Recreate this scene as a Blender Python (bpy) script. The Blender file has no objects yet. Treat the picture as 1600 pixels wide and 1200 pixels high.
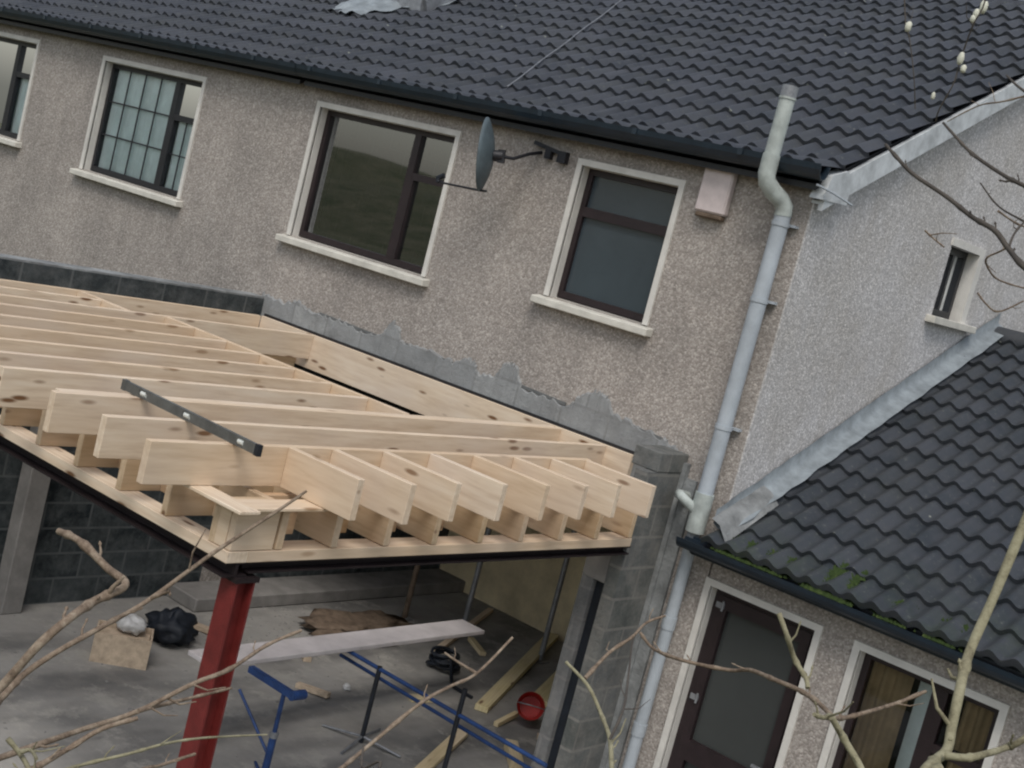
import bpy, bmesh, math, random
from mathutils import Vector, Matrix, noise as mnoise
random.seed(7)
R_ = math.radians
scene = bpy.context.scene
COL = scene.collection

# ------------------------------------------------------------------ camera
CAM = Vector((4.5229, -8.35, 4.15))
roll, pitch, yaw = R_(14.5739), R_(-6.6648), R_(-38.4458)
fw = Vector((math.sin(yaw)*math.cos(pitch), math.cos(yaw)*math.cos(pitch), math.sin(pitch)))
r0 = Vector((math.cos(yaw), -math.sin(yaw), 0))
u0 = r0.cross(fw)
rt = r0*math.cos(roll) + u0*math.sin(roll)
up = -r0*math.sin(roll) + u0*math.cos(roll)
FPX = 2145.56
cd = bpy.data.cameras.new('camera'); cam = bpy.data.objects.new('camera', cd); COL.objects.link(cam)
m = Matrix(((rt.x, up.x, -fw.x, CAM.x), (rt.y, up.y, -fw.y, CAM.y), (rt.z, up.z, -fw.z, CAM.z), (0, 0, 0, 1)))
cam.matrix_world = m
cd.sensor_width = 36; cd.lens = 36*FPX/1600; cd.clip_start = .05; cd.clip_end = 600
scene.camera = cam

# ------------------------------------------------------------------ light
SUN_EL, SUN_AZ = R_(55), R_(146)          # azimuth from +Y clockwise
w = bpy.data.worlds.new('World'); scene.world = w; w.use_nodes = True
nt = w.node_tree; nt.nodes.clear()
sky = nt.nodes.new('ShaderNodeTexSky'); sky.sky_type = 'NISHITA'; sky.sun_disc = False
sky.sun_elevation = SUN_EL; sky.sun_rotation = SUN_AZ; sky.air_density = 1.4; sky.dust_density = 2.0; sky.ozone_density = 1.0
hs = nt.nodes.new('ShaderNodeHueSaturation'); hs.inputs['Saturation'].default_value = .55
bg = nt.nodes.new('ShaderNodeBackground'); bg.inputs['Strength'].default_value = .095
wo = nt.nodes.new('ShaderNodeOutputWorld')
nt.links.new(sky.outputs[0], hs.inputs['Color']); nt.links.new(hs.outputs[0], bg.inputs[0]); nt.links.new(bg.outputs[0], wo.inputs[0])
sl = bpy.data.lights.new('sun', 'SUN'); sl.energy = 1.15; sl.angle = R_(24); sl.color = (1, .95, .88)
so = bpy.data.objects.new('sun', sl); COL.objects.link(so)
sd = Vector((math.sin(SUN_AZ)*math.cos(SUN_EL), math.cos(SUN_AZ)*math.cos(SUN_EL), math.sin(SUN_EL)))
so.rotation_euler = sd.to_track_quat('Z', 'Y').to_euler()
vs = scene.view_settings; vs.view_transform = 'Standard'; vs.look = 'None'; vs.gamma = 1; vs.exposure = 0.5
scene.cycles.filter_width = 2.2

# ------------------------------------------------------------------ materials
def srgb(r, g, b):
    f = lambda c: (c/255/12.92) if c/255 <= .04045 else ((c/255+.055)/1.055)**2.4
    return (f(r), f(g), f(b), 1)
def lin(r, g=None, b=None):
    return (r, r if g is None else g, r if b is None else b, 1)
class NT:
    def __init__(s, name):
        s.m = bpy.data.materials.new(name); s.m.use_nodes = True
        s.t = s.m.node_tree; s.b = s.t.nodes['Principled BSDF']; s.out = s.t.nodes['Material Output']
        s.tc = s.t.nodes.new('ShaderNodeTexCoord'); s.co = s.tc.outputs['Object']
    def n(s, k, **kw):
        x = s.t.nodes.new(k)
        for a, v in kw.items():
            if a in x.inputs: x.inputs[a].default_value = v
            else: setattr(x, a, v)
        return x
    def l(s, a, b): s.t.links.new(a, b)
    def map(s, scale=(1, 1, 1), rnd=False, co=None):
        mp = s.n('ShaderNodeMapping'); mp.inputs['Scale'].default_value = scale
        s.l(co or s.co, mp.inputs['Vector'])
        if rnd:
            oi = s.n('ShaderNodeObjectInfo'); mu = s.n('ShaderNodeMath', operation='MULTIPLY'); mu.inputs[1].default_value = 37
            s.l(oi.outputs['Random'], mu.inputs[0]); cx = s.n('ShaderNodeCombineXYZ')
            for i in range(3): s.l(mu.outputs[0], cx.inputs[i])
            s.l(cx.outputs[0], mp.inputs['Location'])
        return mp.outputs[0]
    def noise(s, scale, detail=4, rough=.6, vec=None):
        x = s.n('ShaderNodeTexNoise'); x.inputs['Scale'].default_value = scale
        x.inputs['Detail'].default_value = detail; x.inputs['Roughness'].default_value = rough
        s.l(vec or s.co, x.inputs['Vector']); return x.outputs['Fac']
    def vor(s, scale, vec=None, out='Distance', feature='F1'):
        x = s.n('ShaderNodeTexVoronoi', feature=feature); x.inputs['Scale'].default_value = scale
        s.l(vec or s.co, x.inputs['Vector']); return x.outputs[out]
    def ramp(s, fac, stops):
        x = s.n('ShaderNodeValToRGB'); e = x.color_ramp.elements
        while len(e) < len(stops): e.new(.5)
        for i, (p, c) in enumerate(stops): e[i].position = p; e[i].color = c
        s.l(fac, x.inputs[0]); return x.outputs[0]
    def mix(s, fac, a, b, mode='MIX'):
        x = s.n('ShaderNodeMix', data_type='RGBA', blend_type=mode)
        if isinstance(fac, (int, float)): x.inputs[0].default_value = fac
        else: s.l(fac, x.inputs[0])
        for v, i in ((a, 6), (b, 7)):
            if isinstance(v, tuple): x.inputs[i].default_value = v
            else: s.l(v, x.inputs[i])
        return x.outputs[2]
    def bump(s, h, dist, strength=1):
        x = s.n('ShaderNodeBump'); x.inputs['Distance'].default_value = dist; x.inputs['Strength'].default_value = strength
        s.l(h, x.inputs['Height']); s.l(x.outputs[0], s.b.inputs['Normal'])
    def fin(s, col=None, rough=.8, spec=.3, metal=0):
        if col is not None:
            if isinstance(col, tuple): s.b.inputs['Base Color'].default_value = col
            else: s.l(col, s.b.inputs['Base Color'])
        s.b.inputs['Roughness'].default_value = rough; s.b.inputs['Metallic'].default_value = metal
        s.b.inputs['Specular IOR Level'].default_value = spec
        return s.m
M = {}
def simple(name, c, rough=.7, var=.25, scale=8, spec=.3, metal=0, bump=.002, fine=90):
    t = NT(name); f = t.noise(scale, 5, .65, t.map(rnd=True))
    d = tuple(x*(1-var) for x in c[:3])+(1,); h = tuple(min(1, x*(1+var*.7)) for x in c[:3])+(1,)
    col = t.ramp(f, [(.3, d), (.7, h)])
    t.bump(t.noise(fine, 3), bump); M[name] = t.fin(col, rough, spec, metal); return M[name]
def render_mat(name, a, b, c, stain):
    t = NT(name)
    v = t.vor(78, out='Color'); sp = t.n('ShaderNodeSeparateColor'); t.l(v, sp.inputs[0])
    col = t.ramp(sp.outputs[0], [(0, a), (.45, b), (.8, c), (1, tuple(min(1, x*1.25) for x in c[:3])+(1,))])
    n2 = t.noise(30, 5, .75); col = t.mix(t.ramp(n2, [(.3, lin(1)), (.6, lin(0))]), col, t.mix(1, col, lin(.72), 'MULTIPLY'))
    n5 = t.noise(7, 4, .7); col = t.mix(t.ramp(n5, [(.5, lin(0)), (.75, lin(.5))]), col, t.mix(1, col, lin(.78, .76, .74), 'MULTIPLY'))
    n3 = t.noise(.9, 5, .7); col = t.mix(t.ramp(n3, [(.38, lin(0)), (.66, lin(1))]), col, t.mix(1, col, stain, 'MULTIPLY'))
    st = t.noise(1.0, 5, .6, t.map((3.5, 3.5, .35))); col = t.mix(t.ramp(st, [(.5, lin(0)), (.75, lin(.5))]), col, t.mix(1, col, stain, 'MULTIPLY'))
    vd = t.vor(78); hh = t.n('ShaderNodeMath', operation='SUBTRACT'); t.l(n2, hh.inputs[0]); t.l(vd, hh.inputs[1])
    t.bump(hh.outputs[0], .005, .55); M[name] = t.fin(col, .95, .1)
render_mat('dash_warm', lin(.33, .295, .268), lin(.41, .37, .338), lin(.49, .448, .412), lin(.76, .765, .77))
render_mat('dash_cool', lin(.48, .47, .47), lin(.575, .562, .562), lin(.685, .67, .67), lin(.86, .84, .80))
def wood_mat(name, base, dark, light):
    t = NT(name)
    v = t.map((.9, 9, 9), True); n = t.noise(3.2, 6, .6, v)
    w = t.n('ShaderNodeTexWave', wave_type='BANDS', bands_direction='Y'); w.inputs['Scale'].default_value = 11
    w.inputs['Distortion'].default_value = 5; w.inputs['Detail'].default_value = 3; w.inputs['Detail Scale'].default_value = .7
    t.l(t.map((.12, 1, 1), True), w.inputs['Vector'])
    col = t.ramp(n, [(.25, dark), (.5, base), (.8, light)])
    col = t.mix(t.ramp(w.outputs['Fac'], [(.0, lin(0)), (1, lin(.35))]), col, dark)
    k = t.vor(1.0, t.map((3.0, 11, 11), True)); kk = t.ramp(k, [(.10, lin(1)), (.20, lin(0))])
    col = t.mix(kk, col, lin(.17, .085, .04))
    oi = t.n('ShaderNodeObjectInfo')
    col = t.mix(t.ramp(oi.outputs['Random'], [(0, lin(.0)), (.4, lin(.1)), (1, lin(.6))]), col, t.mix(n, lin(.46, .32, .20), lin(.74, .56, .38)))
    big = t.noise(1.3, 3, .6, t.map((1, 1, 1), True)); col = t.mix(t.ramp(big, [(.45, lin(0)), (.7, lin(.45))]), col, lin(.62, .52, .44))
    t.bump(n, .002, .5); M[name] = t.fin(col, .75, .2)
wood_mat('pine', lin(.73, .60, .455), lin(.55, .42, .30), lin(.83, .73, .60))
wood_mat('pine_deep_shade', lin(.50, .32, .17), lin(.34, .20, .10), lin(.60, .42, .25))  # brown copy of pine for the blocking, recess shade put into its colour
wood_mat('pine_shaded', lin(.56, .42, .27), lin(.40, .28, .17), lin(.66, .52, .36))  # darker copy of pine, shade on the lower joists painted into the colour
wood_mat('pine_yellow', lin(.72, .62, .36), lin(.55, .46, .24), lin(.80, .72, .46))
def tile_mat(name, a, b, moss=0):
    t = NT(name); sx = t.n('ShaderNodeSeparateXYZ'); t.l(t.co, sx.inputs[0])
    def fl(o, s_):
        d = t.n('ShaderNodeMath', operation='DIVIDE'); t.l(o, d.inputs[0]); d.inputs[1].default_value = s_
        g = t.n('ShaderNodeMath', operation='FLOOR'); t.l(d.outputs[0], g.inputs[0]); return g.outputs[0]
    cx = t.n('ShaderNodeCombineXYZ'); t.l(fl(sx.outputs[0], .314 if name == 'tile_main' else .304), cx.inputs[0]); t.l(fl(sx.outputs[1], .31 if name == 'tile_main' else .29), cx.inputs[1])
    wn = t.n('ShaderNodeTexWhiteNoise'); t.l(cx.outputs[0], wn.inputs[0])
    col = t.mix(wn.outputs['Value'], a, b)
    n = t.noise(6, 6, .7); col = t.mix(t.ramp(n, [(.35, lin(0)), (.7, lin(.6))]), col, lin(.058, .060, .070))
    n2 = t.noise(28, 4, .7); col = t.mix(t.ramp(n2, [(.60, lin(0)), (.72, lin(.7))]), col, lin(.14, .15, .13))
    n6 = t.noise(2.2, 5, .7); col = t.mix(t.ramp(n6, [(.45, lin(0)), (.7, lin(.5))]), col, lin(.045, .048, .046))
    vl = t.vor(4.2); col = t.mix(t.ramp(vl, [(.035, lin(1)), (.06, lin(0))]), col, lin(.22, .23, .20))
    if moss:
        n3 = t.noise(5, 5, .7); mm = t.ramp(n3, [(.42, lin(0)), (.72, lin(.7))])
        gy = t.n('ShaderNodeMapRange'); gy.inputs['From Min'].default_value = .75; gy.inputs['From Max'].default_value = 0
        t.l(sx.outputs[1], gy.inputs['Value'])
        mu = t.n('ShaderNodeMath', operation='MULTIPLY'); t.l(mm, mu.inputs[0]); t.l(gy.outputs[0], mu.inputs[1])
        col = t.mix(mu.outputs[0], col, lin(.035, .05, .03))
    t.bump(n2, .002, .5); M[name] = t.fin(col, .55, .45)
tile_mat('tile_main', lin(.024, .029, .038), lin(.054, .060, .074))
tile_mat('tile_annex', lin(.017, .023, .029), lin(.040, .046, .055), 1)
simple('white_paint', lin(.66, .64, .60), .6, .14, 5)
simple('sill_stone', lin(.62, .60, .54), .75, .2, 6)
simple('barge_paint', lin(.55, .58, .60), .6, .3, 7)
simple('frame_brown', lin(.022, .013, .015), .4, .3, 9, .5)
simple('frame_black', lin(.014, .014, .018), .4, .3, 9, .5)
simple('gutter_pvc', lin(.012, .022, .034), .35, .3, 6, .5)
simple('pipe_grey', lin(.40, .44, .48), .5, .2, 4, .4)
simple('pipe_pale', lin(.42, .46, .44), .55, .3, 9, .4)
simple('lead', lin(.235, .265, .285), .6, .35, 7, .4, bump=.004, fine=30)
simple('mortar', lin(.25, .26, .262), .95, .5, 4, .1, bump=.008, fine=40)
simple('mortar_dark', lin(.15, .155, .155), .95, .3, 9, .1)
simple('steel_red', lin(.16, .022, .020), .5, .35, 6, .4)
simple('steel_dark', lin(.018, .012, .013), .6, .3, 6, .3)
simple('steel_blue', lin(.018, .055, .18), .45, .4, 9, .5)
simple('steel_black', lin(.015, .018, .026), .5, .4, 9, .5)
simple('galv', lin(.30, .31, .33), .5, .3, 15, .5, .5)
simple('dish_grey', lin(.10, .13, .145), .5, .3, 6, .4)
simple('alarm_white', lin(.62, .54, .53), .5, .15, 8, .4)
simple('cream', lin(.66, .56, .37), .9, .3, 2, .1)
simple('concrete_pale', lin(.24, .23, .22), .9, .25, 5, .1)
simple('board_white', lin(.62, .58, .58), .8, .2, 3, .2)
simple('rubber', lin(.012, .016, .024), .6, .3, 10, .4)
simple('plastic_red', lin(.45, .02, .015), .4, .2, 10, .5)
simple('plastic_teal', lin(.01, .06, .065), .5, .2, 10, .5)
simple('osb', lin(.50, .40, .30), .8, .3, 14, .2)
simple('white_bag', lin(.5, .5, .5), .7, .3, 12, .3)
simple('sack_brown', lin(.16, .12, .09), .9, .4, 12, .1)
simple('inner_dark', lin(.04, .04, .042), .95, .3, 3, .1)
simple('curtain', lin(.80, .88, .86), .9, .12, 6, .1)
simple('curtain_gold', lin(.30, .215, .12), .9, .3, 5, .1)
simple('obscure_glass', lin(.050, .066, .078), .16, .12, 2, .6, bump=.0006, fine=25)
simple('obscure_glass_grey', lin(.050, .055, .054), .2, .12, 2, .5, bump=.0006, fine=25)
simple('far_foliage', lin(.10, .095, .06), .95, .5, .8, .1)
simple('bud', lin(.62, .62, .52), .7, .2, 20)
simple('level_body', lin(.13, .14, .14), .35, .3, 12, .6, .4)
simple('glass_vial', lin(.7, .72, .68), .3, .1, 5)
t = NT('moss'); n = t.noise(22, 5, .7); M['moss'] = t.fin(t.ramp(n, [(.3, lin(.018, .030, .012)), (.55, lin(.04, .062, .02)), (.75, lin(.10, .12, .045))]), .95, .1)
t = NT('bark'); n = t.noise(22, 6, .8, t.map((1, 1, 1))); c = t.ramp(n, [(.3, lin(.07, .05, .038)), (.48, lin(.20, .15, .11)), (.7, lin(.36, .30, .23))])
t.bump(t.noise(60, 3), .002); M['bark'] = t.fin(c, .85, .2)
t = NT('bark_green'); n = t.noise(20, 6, .8); c = t.ramp(n, [(.3, lin(.10, .085, .055)), (.5, lin(.25, .23, .15)), (.75, lin(.38, .36, .25))])
t.bump(t.noise(60, 3), .002); M['bark_green'] = t.fin(c, .85, .2)
t = NT('bark_dark'); n = t.noise(9, 5, .7); c = t.ramp(n, [(.25, lin(.045, .04, .038)), (.7, lin(.12, .105, .09))])
t.bump(t.noise(60, 3), .002); M['bark_dark'] = t.fin(c, .85, .2)
# blockwork
def block_mat(name, a, b, mort, plane='YZ'):
    t = NT(name); sx = t.n('ShaderNodeSeparateXYZ'); t.l(t.co, sx.inputs[0]); cx = t.n('ShaderNodeCombineXYZ')
    t.l(sx.outputs['XYZ'.index(plane[0])], cx.inputs[0]); t.l(sx.outputs[2], cx.inputs[1])
    br = t.n('ShaderNodeTexBrick'); br.inputs['Scale'].default_value = 1; br.inputs['Brick Width'].default_value = .45; br.inputs['Row Height'].default_value = .225
    br.inputs['Mortar Size'].default_value = .012; br.inputs['Mortar Smooth'].default_value = .3; br.inputs['Bias'].default_value = 0
    br.inputs['Color1'].default_value = a; br.inputs['Color2'].default_value = b; br.inputs['Mortar'].default_value = mort
    t.l(cx.outputs[0], br.inputs['Vector'])
    n = t.noise(7, 5, .7); col = t.mix(t.ramp(n, [(.38, lin(0)), (.68, lin(.85))]), br.outputs['Color'], mort)
    n7 = t.noise(2.3, 5, .75); col = t.mix(t.ramp(n7, [(.45, lin(0)), (.7, lin(.6))]), col, t.mix(1, col, lin(.5), 'MULTIPLY'))
    t.bump(t.noise(26, 6, .8), .012); M[name] = t.fin(col, .92, .15)
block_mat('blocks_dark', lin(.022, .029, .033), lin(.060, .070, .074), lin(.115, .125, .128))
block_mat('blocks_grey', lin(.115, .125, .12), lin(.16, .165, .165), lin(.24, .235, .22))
block_mat('blocks_band', lin(.28, .29, .295), lin(.38, .39, .39), lin(.26, .265, .265), 'XZ')
block_mat('blocks_grey_x', lin(.16, .165, .165), lin(.20, .205, .21), lin(.26, .255, .25), 'XZ')
# concrete floor
t = NT('slab'); n = t.noise(.9, 6, .65); n2 = t.noise(5, 6, .7); n4 = t.noise(1.3, 3, .5, t.map((1, .35, 1)))
c = t.ramp(n, [(.3, lin(.19, .185, .175)), (.5, lin(.29, .28, .265)), (.7, lin(.38, .37, .35))])
c = t.mix(t.ramp(n4, [(.48, lin(0)), (.60, lin(.7))]), c, lin(.10, .10, .10))
n8 = t.noise(2.6, 6, .75); c = t.mix(t.ramp(n8, [(.52, lin(0)), (.62, lin(.6))]), c, lin(.40, .385, .35))
c = t.mix(t.ramp(n2, [(.45, lin(0)), (.8, lin(.5))]), c, lin(.33, .31, .28)); t.bump(t.noise(50, 4), .003); M['slab'] = t.fin(c, .8, .25)
t = NT('earth'); n = t.noise(.4, 8, .75); c = t.ramp(n, [(.35, lin(.06, .07, .035)), (.7, lin(.16, .14, .09))]); t.bump(t.noise(12, 5), .03); M['earth'] = t.fin(c, .95, .1)
# clear glass
for gname, gior, gtr in (('glass', 3.6, .80), ('glass_thin', 1.5, .96)):
  t = NT(gname); t.t.nodes.remove(t.b); g = t.n('ShaderNodeBsdfGlossy'); g.inputs['Roughness'].default_value = .02; g.inputs['Color'].default_value = lin(.9, .95, 1)
  tr = t.n('ShaderNodeBsdfTransparent'); tr.inputs['Color'].default_value = lin(gtr, gtr+.02, gtr+.02)
  fr = t.n('ShaderNodeFresnel'); fr.inputs['IOR'].default_value = gior; mx = t.n('ShaderNodeMixShader')
  t.l(fr.outputs[0], mx.inputs[0]); t.l(tr.outputs[0], mx.inputs[1]); t.l(g.outputs[0], mx.inputs[2]); t.l(mx.outputs[0], t.out.inputs['Surface']); M[gname] = t.m

# ------------------------------------------------------------------ builders
class MB:
    def __init__(s): s.v = []; s.f = []; s.sm = []
    def add(s, vs, fs, smooth=False):
        o = len(s.v); s.v += [tuple(v) for v in vs]
        for f in fs: s.f.append(tuple(i+o for i in f)); s.sm.append(smooth)
        return s
    def box(s, x0, x1, y0, y1, z0, z1):
        return s.add([(x0, y0, z0), (x1, y0, z0), (x1, y1, z0), (x0, y1, z0), (x0, y0, z1), (x1, y0, z1), (x1, y1, z1), (x0, y1, z1)],
                     [(0, 3, 2, 1), (4, 5, 6, 7), (0, 1, 5, 4), (1, 2, 6, 5), (2, 3, 7, 6), (3, 0, 4, 7)])
    def obox(s, p, q, wd, h, upv=(0, 0, 1)):
        p, q = Vector(p), Vector(q); d = (q-p).normalized(); sd_ = d.cross(Vector(upv)).normalized(); u_ = sd_.cross(d)
        vs_ = []
        for a in (p, q):
            for i, j in ((-1, -1), (1, -1), (1, 1), (-1, 1)): vs_.append(a+sd_*wd/2*i+u_*h/2*j)
        return s.add(vs_, [(0, 3, 2, 1), (4, 5, 6, 7), (0, 1, 5, 4), (1, 2, 6, 5), (2, 3, 7, 6), (3, 0, 4, 7)])
    def tube(s, pts, rad, n=10, cap=True):
        pts = [Vector(p) for p in pts]; rad = rad if isinstance(rad, (list, tuple)) else [rad]*len(pts)
        rings = []; prev = None
        for i, p in enumerate(pts):
            d = (pts[min(i+1, len(pts)-1)]-pts[max(i-1, 0)]).normalized()
            if prev is None: a = d.orthogonal().normalized()
            else: a = (prev-d*prev.dot(d)).normalized()
            prev = a; b = d.cross(a)
            rings.append([p+(a*math.cos(2*math.pi*k/n)+b*math.sin(2*math.pi*k/n))*rad[i] for k in range(n)])
        vs_ = [v for r in rings for v in r]; fs = []
        for i in range(len(pts)-1):
            for k in range(n): fs.append((i*n+k, i*n+(k+1) % n, (i+1)*n+(k+1) % n, (i+1)*n+k))
        s.add(vs_, fs, True)
        if cap: s.add(rings[0], [tuple(range(n))[::-1]]); s.add(rings[-1], [tuple(range(n))])
        return s
    def prism(s, poly, axis, a, b):
        def P(u, v, t_): return {'x': (t_, u, v), 'y': (u, t_, v), 'z': (u, v, t_)}[axis]
        n = len(poly); vs_ = [P(u, v, a) for u, v in poly]+[P(u, v, b) for u, v in poly]
        return s.add(vs_, [tuple(range(n)), tuple(range(n, 2*n))[::-1]]+[(i, i+n, (i+1) % n+n, (i+1) % n) for i in range(n)])
    def build(s, name, mat, parent=None, bevel=0, loc=(0, 0, 0), rot=(0, 0, 0)):
        me = bpy.data.meshes.new(name); me.from_pydata(s.v, [], s.f); me.update()
        bm = bmesh.new(); bm.from_mesh(me)
        bmesh.ops.recalc_face_normals(bm, faces=bm.faces)
        if bevel: bmesh.ops.bevel(bm, geom=list(bm.edges), offset=bevel, segments=1, affect='EDGES', clamp_overlap=True)
        bm.to_mesh(me); bm.free()
        if not bevel:
            for p, q in zip(me.polygons, s.sm): p.use_smooth = q
        me.materials.append(M[mat])
        o = bpy.data.objects.new(name, me); COL.objects.link(o); o.location = loc; o.rotation_euler = rot
        if parent:
            o.parent = parent
            o.matrix_parent_inverse = Matrix.Translation(-Vector(parent.location)) if parent.type == 'EMPTY' else Matrix()
        return o
def tag(o, label=None, cat=None, group=None, kind=None):
    for k, v in (('label', label), ('category', cat), ('group', group), ('kind', kind)):
        if v: o[k] = v
    return o
def thing(name, label, cat, loc=(0, 0, 0), group=None):
    o = bpy.data.objects.new(name, None); COL.objects.link(o); o.location = loc; o.empty_display_size = .2
    return tag(o, label, cat, group)
def lump(mb, c_, sx, sy, sz, seed, seg_=26, rings_=16, amp=.35):
    vs_ = []
    for i in range(rings_+1):
        th = math.pi*i/rings_
        for k in range(seg_):
            ph = 2*math.pi*k/seg_; d = Vector((math.sin(th)*math.cos(ph), math.sin(th)*math.sin(ph), math.cos(th)))
            s__ = 1+amp*mnoise.noise(d*2.2+Vector((seed, 0, 0)))+.35*amp*mnoise.noise(d*6+Vector((0, seed, 0))); vs_.append((c_[0]+d.x*sx*s__, c_[1]+d.y*sy*s__, max(c_[2]+d.z*sz*s__, c_[2]-sz*.8)))
    mb.add(vs_, [(i*seg_+k, i*seg_+(k+1) % seg_, (i+1)*seg_+(k+1) % seg_, (i+1)*seg_+k) for i in range(rings_) for k in range(seg_)], True)
bpy_update = bpy.context.view_layer.update

def tile_roof(name, mat, width, length, parent, loc, pitchdeg, roll_=.165, gauge=.32, x0=0, kick=0):
    n = int(width/roll_)*8; mb = MB(); K = int(math.ceil(length/gauge))
    hs_ = []
    for i in range(n+1):
        u = (i/8) % 1; hs_.append(.042*(max(0, .5+.5*math.cos(2*math.pi*(u-.4))))**1.1)
    rnd = random.Random(3)
    for k in range(K):
        y0 = k*gauge; y1 = min((k+1)*gauge+.03, length+.02)
        vs_ = []
        jit = [rnd.uniform(-.003, .003) for _ in range(n//16+2)]
        for i in range(n+1):
            x = x0+i*width/n; h = hs_[i]; j = jit[i//16]
            kk = kick if k == 0 else 0; vs_ += [(x, y0+j, h*.75-.006+kk), (x, y0+j, h+.036+j+kk), (x, y1, h+.001)]
        fs = []
        for i in range(n):
            a = i*3; fs.append((a, a+3, a+4, a+1))
        mb.add(vs_, fs, False)
        vs2 = [v for j_, v in enumerate(vs_) if j_ % 3]
        mb.add(vs2, [(i*2, i*2+2, i*2+3, i*2+1) for i in range(n)], True)
    o = mb.build(name, mat, parent, loc=loc, rot=(R_(pitchdeg), 0, 0))
    return o

# ------------------------------------------------------------------ setting
g = MB(); g.add([(-150, -150, 0), (150, -150, 0), (150, 150, 0), (-150, 150, 0)], [(0, 1, 2, 3)])
tag(g.build('ground', 'earth', loc=(0, 0, -.16)), kind='structure')
g = MB(); g.box(-5.15, -.2, -6.2, 9.2, -.15, 0); tag(g.build('floor', 'slab'), kind='structure')
g = MB(); g.box(-.195, 7.5, -2.6, -.005, -.15, -.04); tag(g.build('path', 'slab'), kind='structure')

# ------------------------------------------------------------------ wall with openings
def wall_xz(mb, x0, x1, z0, z1, y0, y1, holes):
    xs = sorted({x0, x1}|{h[0] for h in holes}|{h[1] for h in holes}); zs = sorted({z0, z1}|{h[2] for h in holes}|{h[3] for h in holes})
    def inh(cx, cz): return any(h[0] < cx < h[1] and h[2] < cz < h[3] for h in holes)
    return grid_wall(mb, xs, zs, y0, y1, inh, lambda u, v, t: (u, t, v))
def grid_wall(mb, us, vs_, t0, t1, inh, P):
    nu, nv = len(us)-1, len(vs_)-1
    S = [[not inh((us[i]+us[i+1])/2, (vs_[j]+vs_[j+1])/2) for j in range(nv)] for i in range(nu)]
    sol = lambda i, j: 0 <= i < nu and 0 <= j < nv and S[i][j]
    def q(a, b, c, d): mb.add([a, b, c, d], [(0, 1, 2, 3)])
    for i in range(nu):
        for j in range(nv):
            if not S[i][j]: continue
            a, b, c, d = us[i], us[i+1], vs_[j], vs_[j+1]
            q(P(a, c, t0), P(b, c, t0), P(b, d, t0), P(a, d, t0)); q(P(a, c, t1), P(b, c, t1), P(b, d, t1), P(a, d, t1))
            if not sol(i-1, j): q(P(a, c, t0), P(a, c, t1), P(a, d, t1), P(a, d, t0))
            if not sol(i+1, j): q(P(b, c, t0), P(b, c, t1), P(b, d, t1), P(b, d, t0))
            if not sol(i, j-1): q(P(a, c, t0), P(b, c, t0), P(b, c, t1), P(a, c, t1))
            if not sol(i, j+1): q(P(a, d, t0), P(b, d, t0), P(b, d, t1), P(a, d, t1))
    return mb

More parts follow.
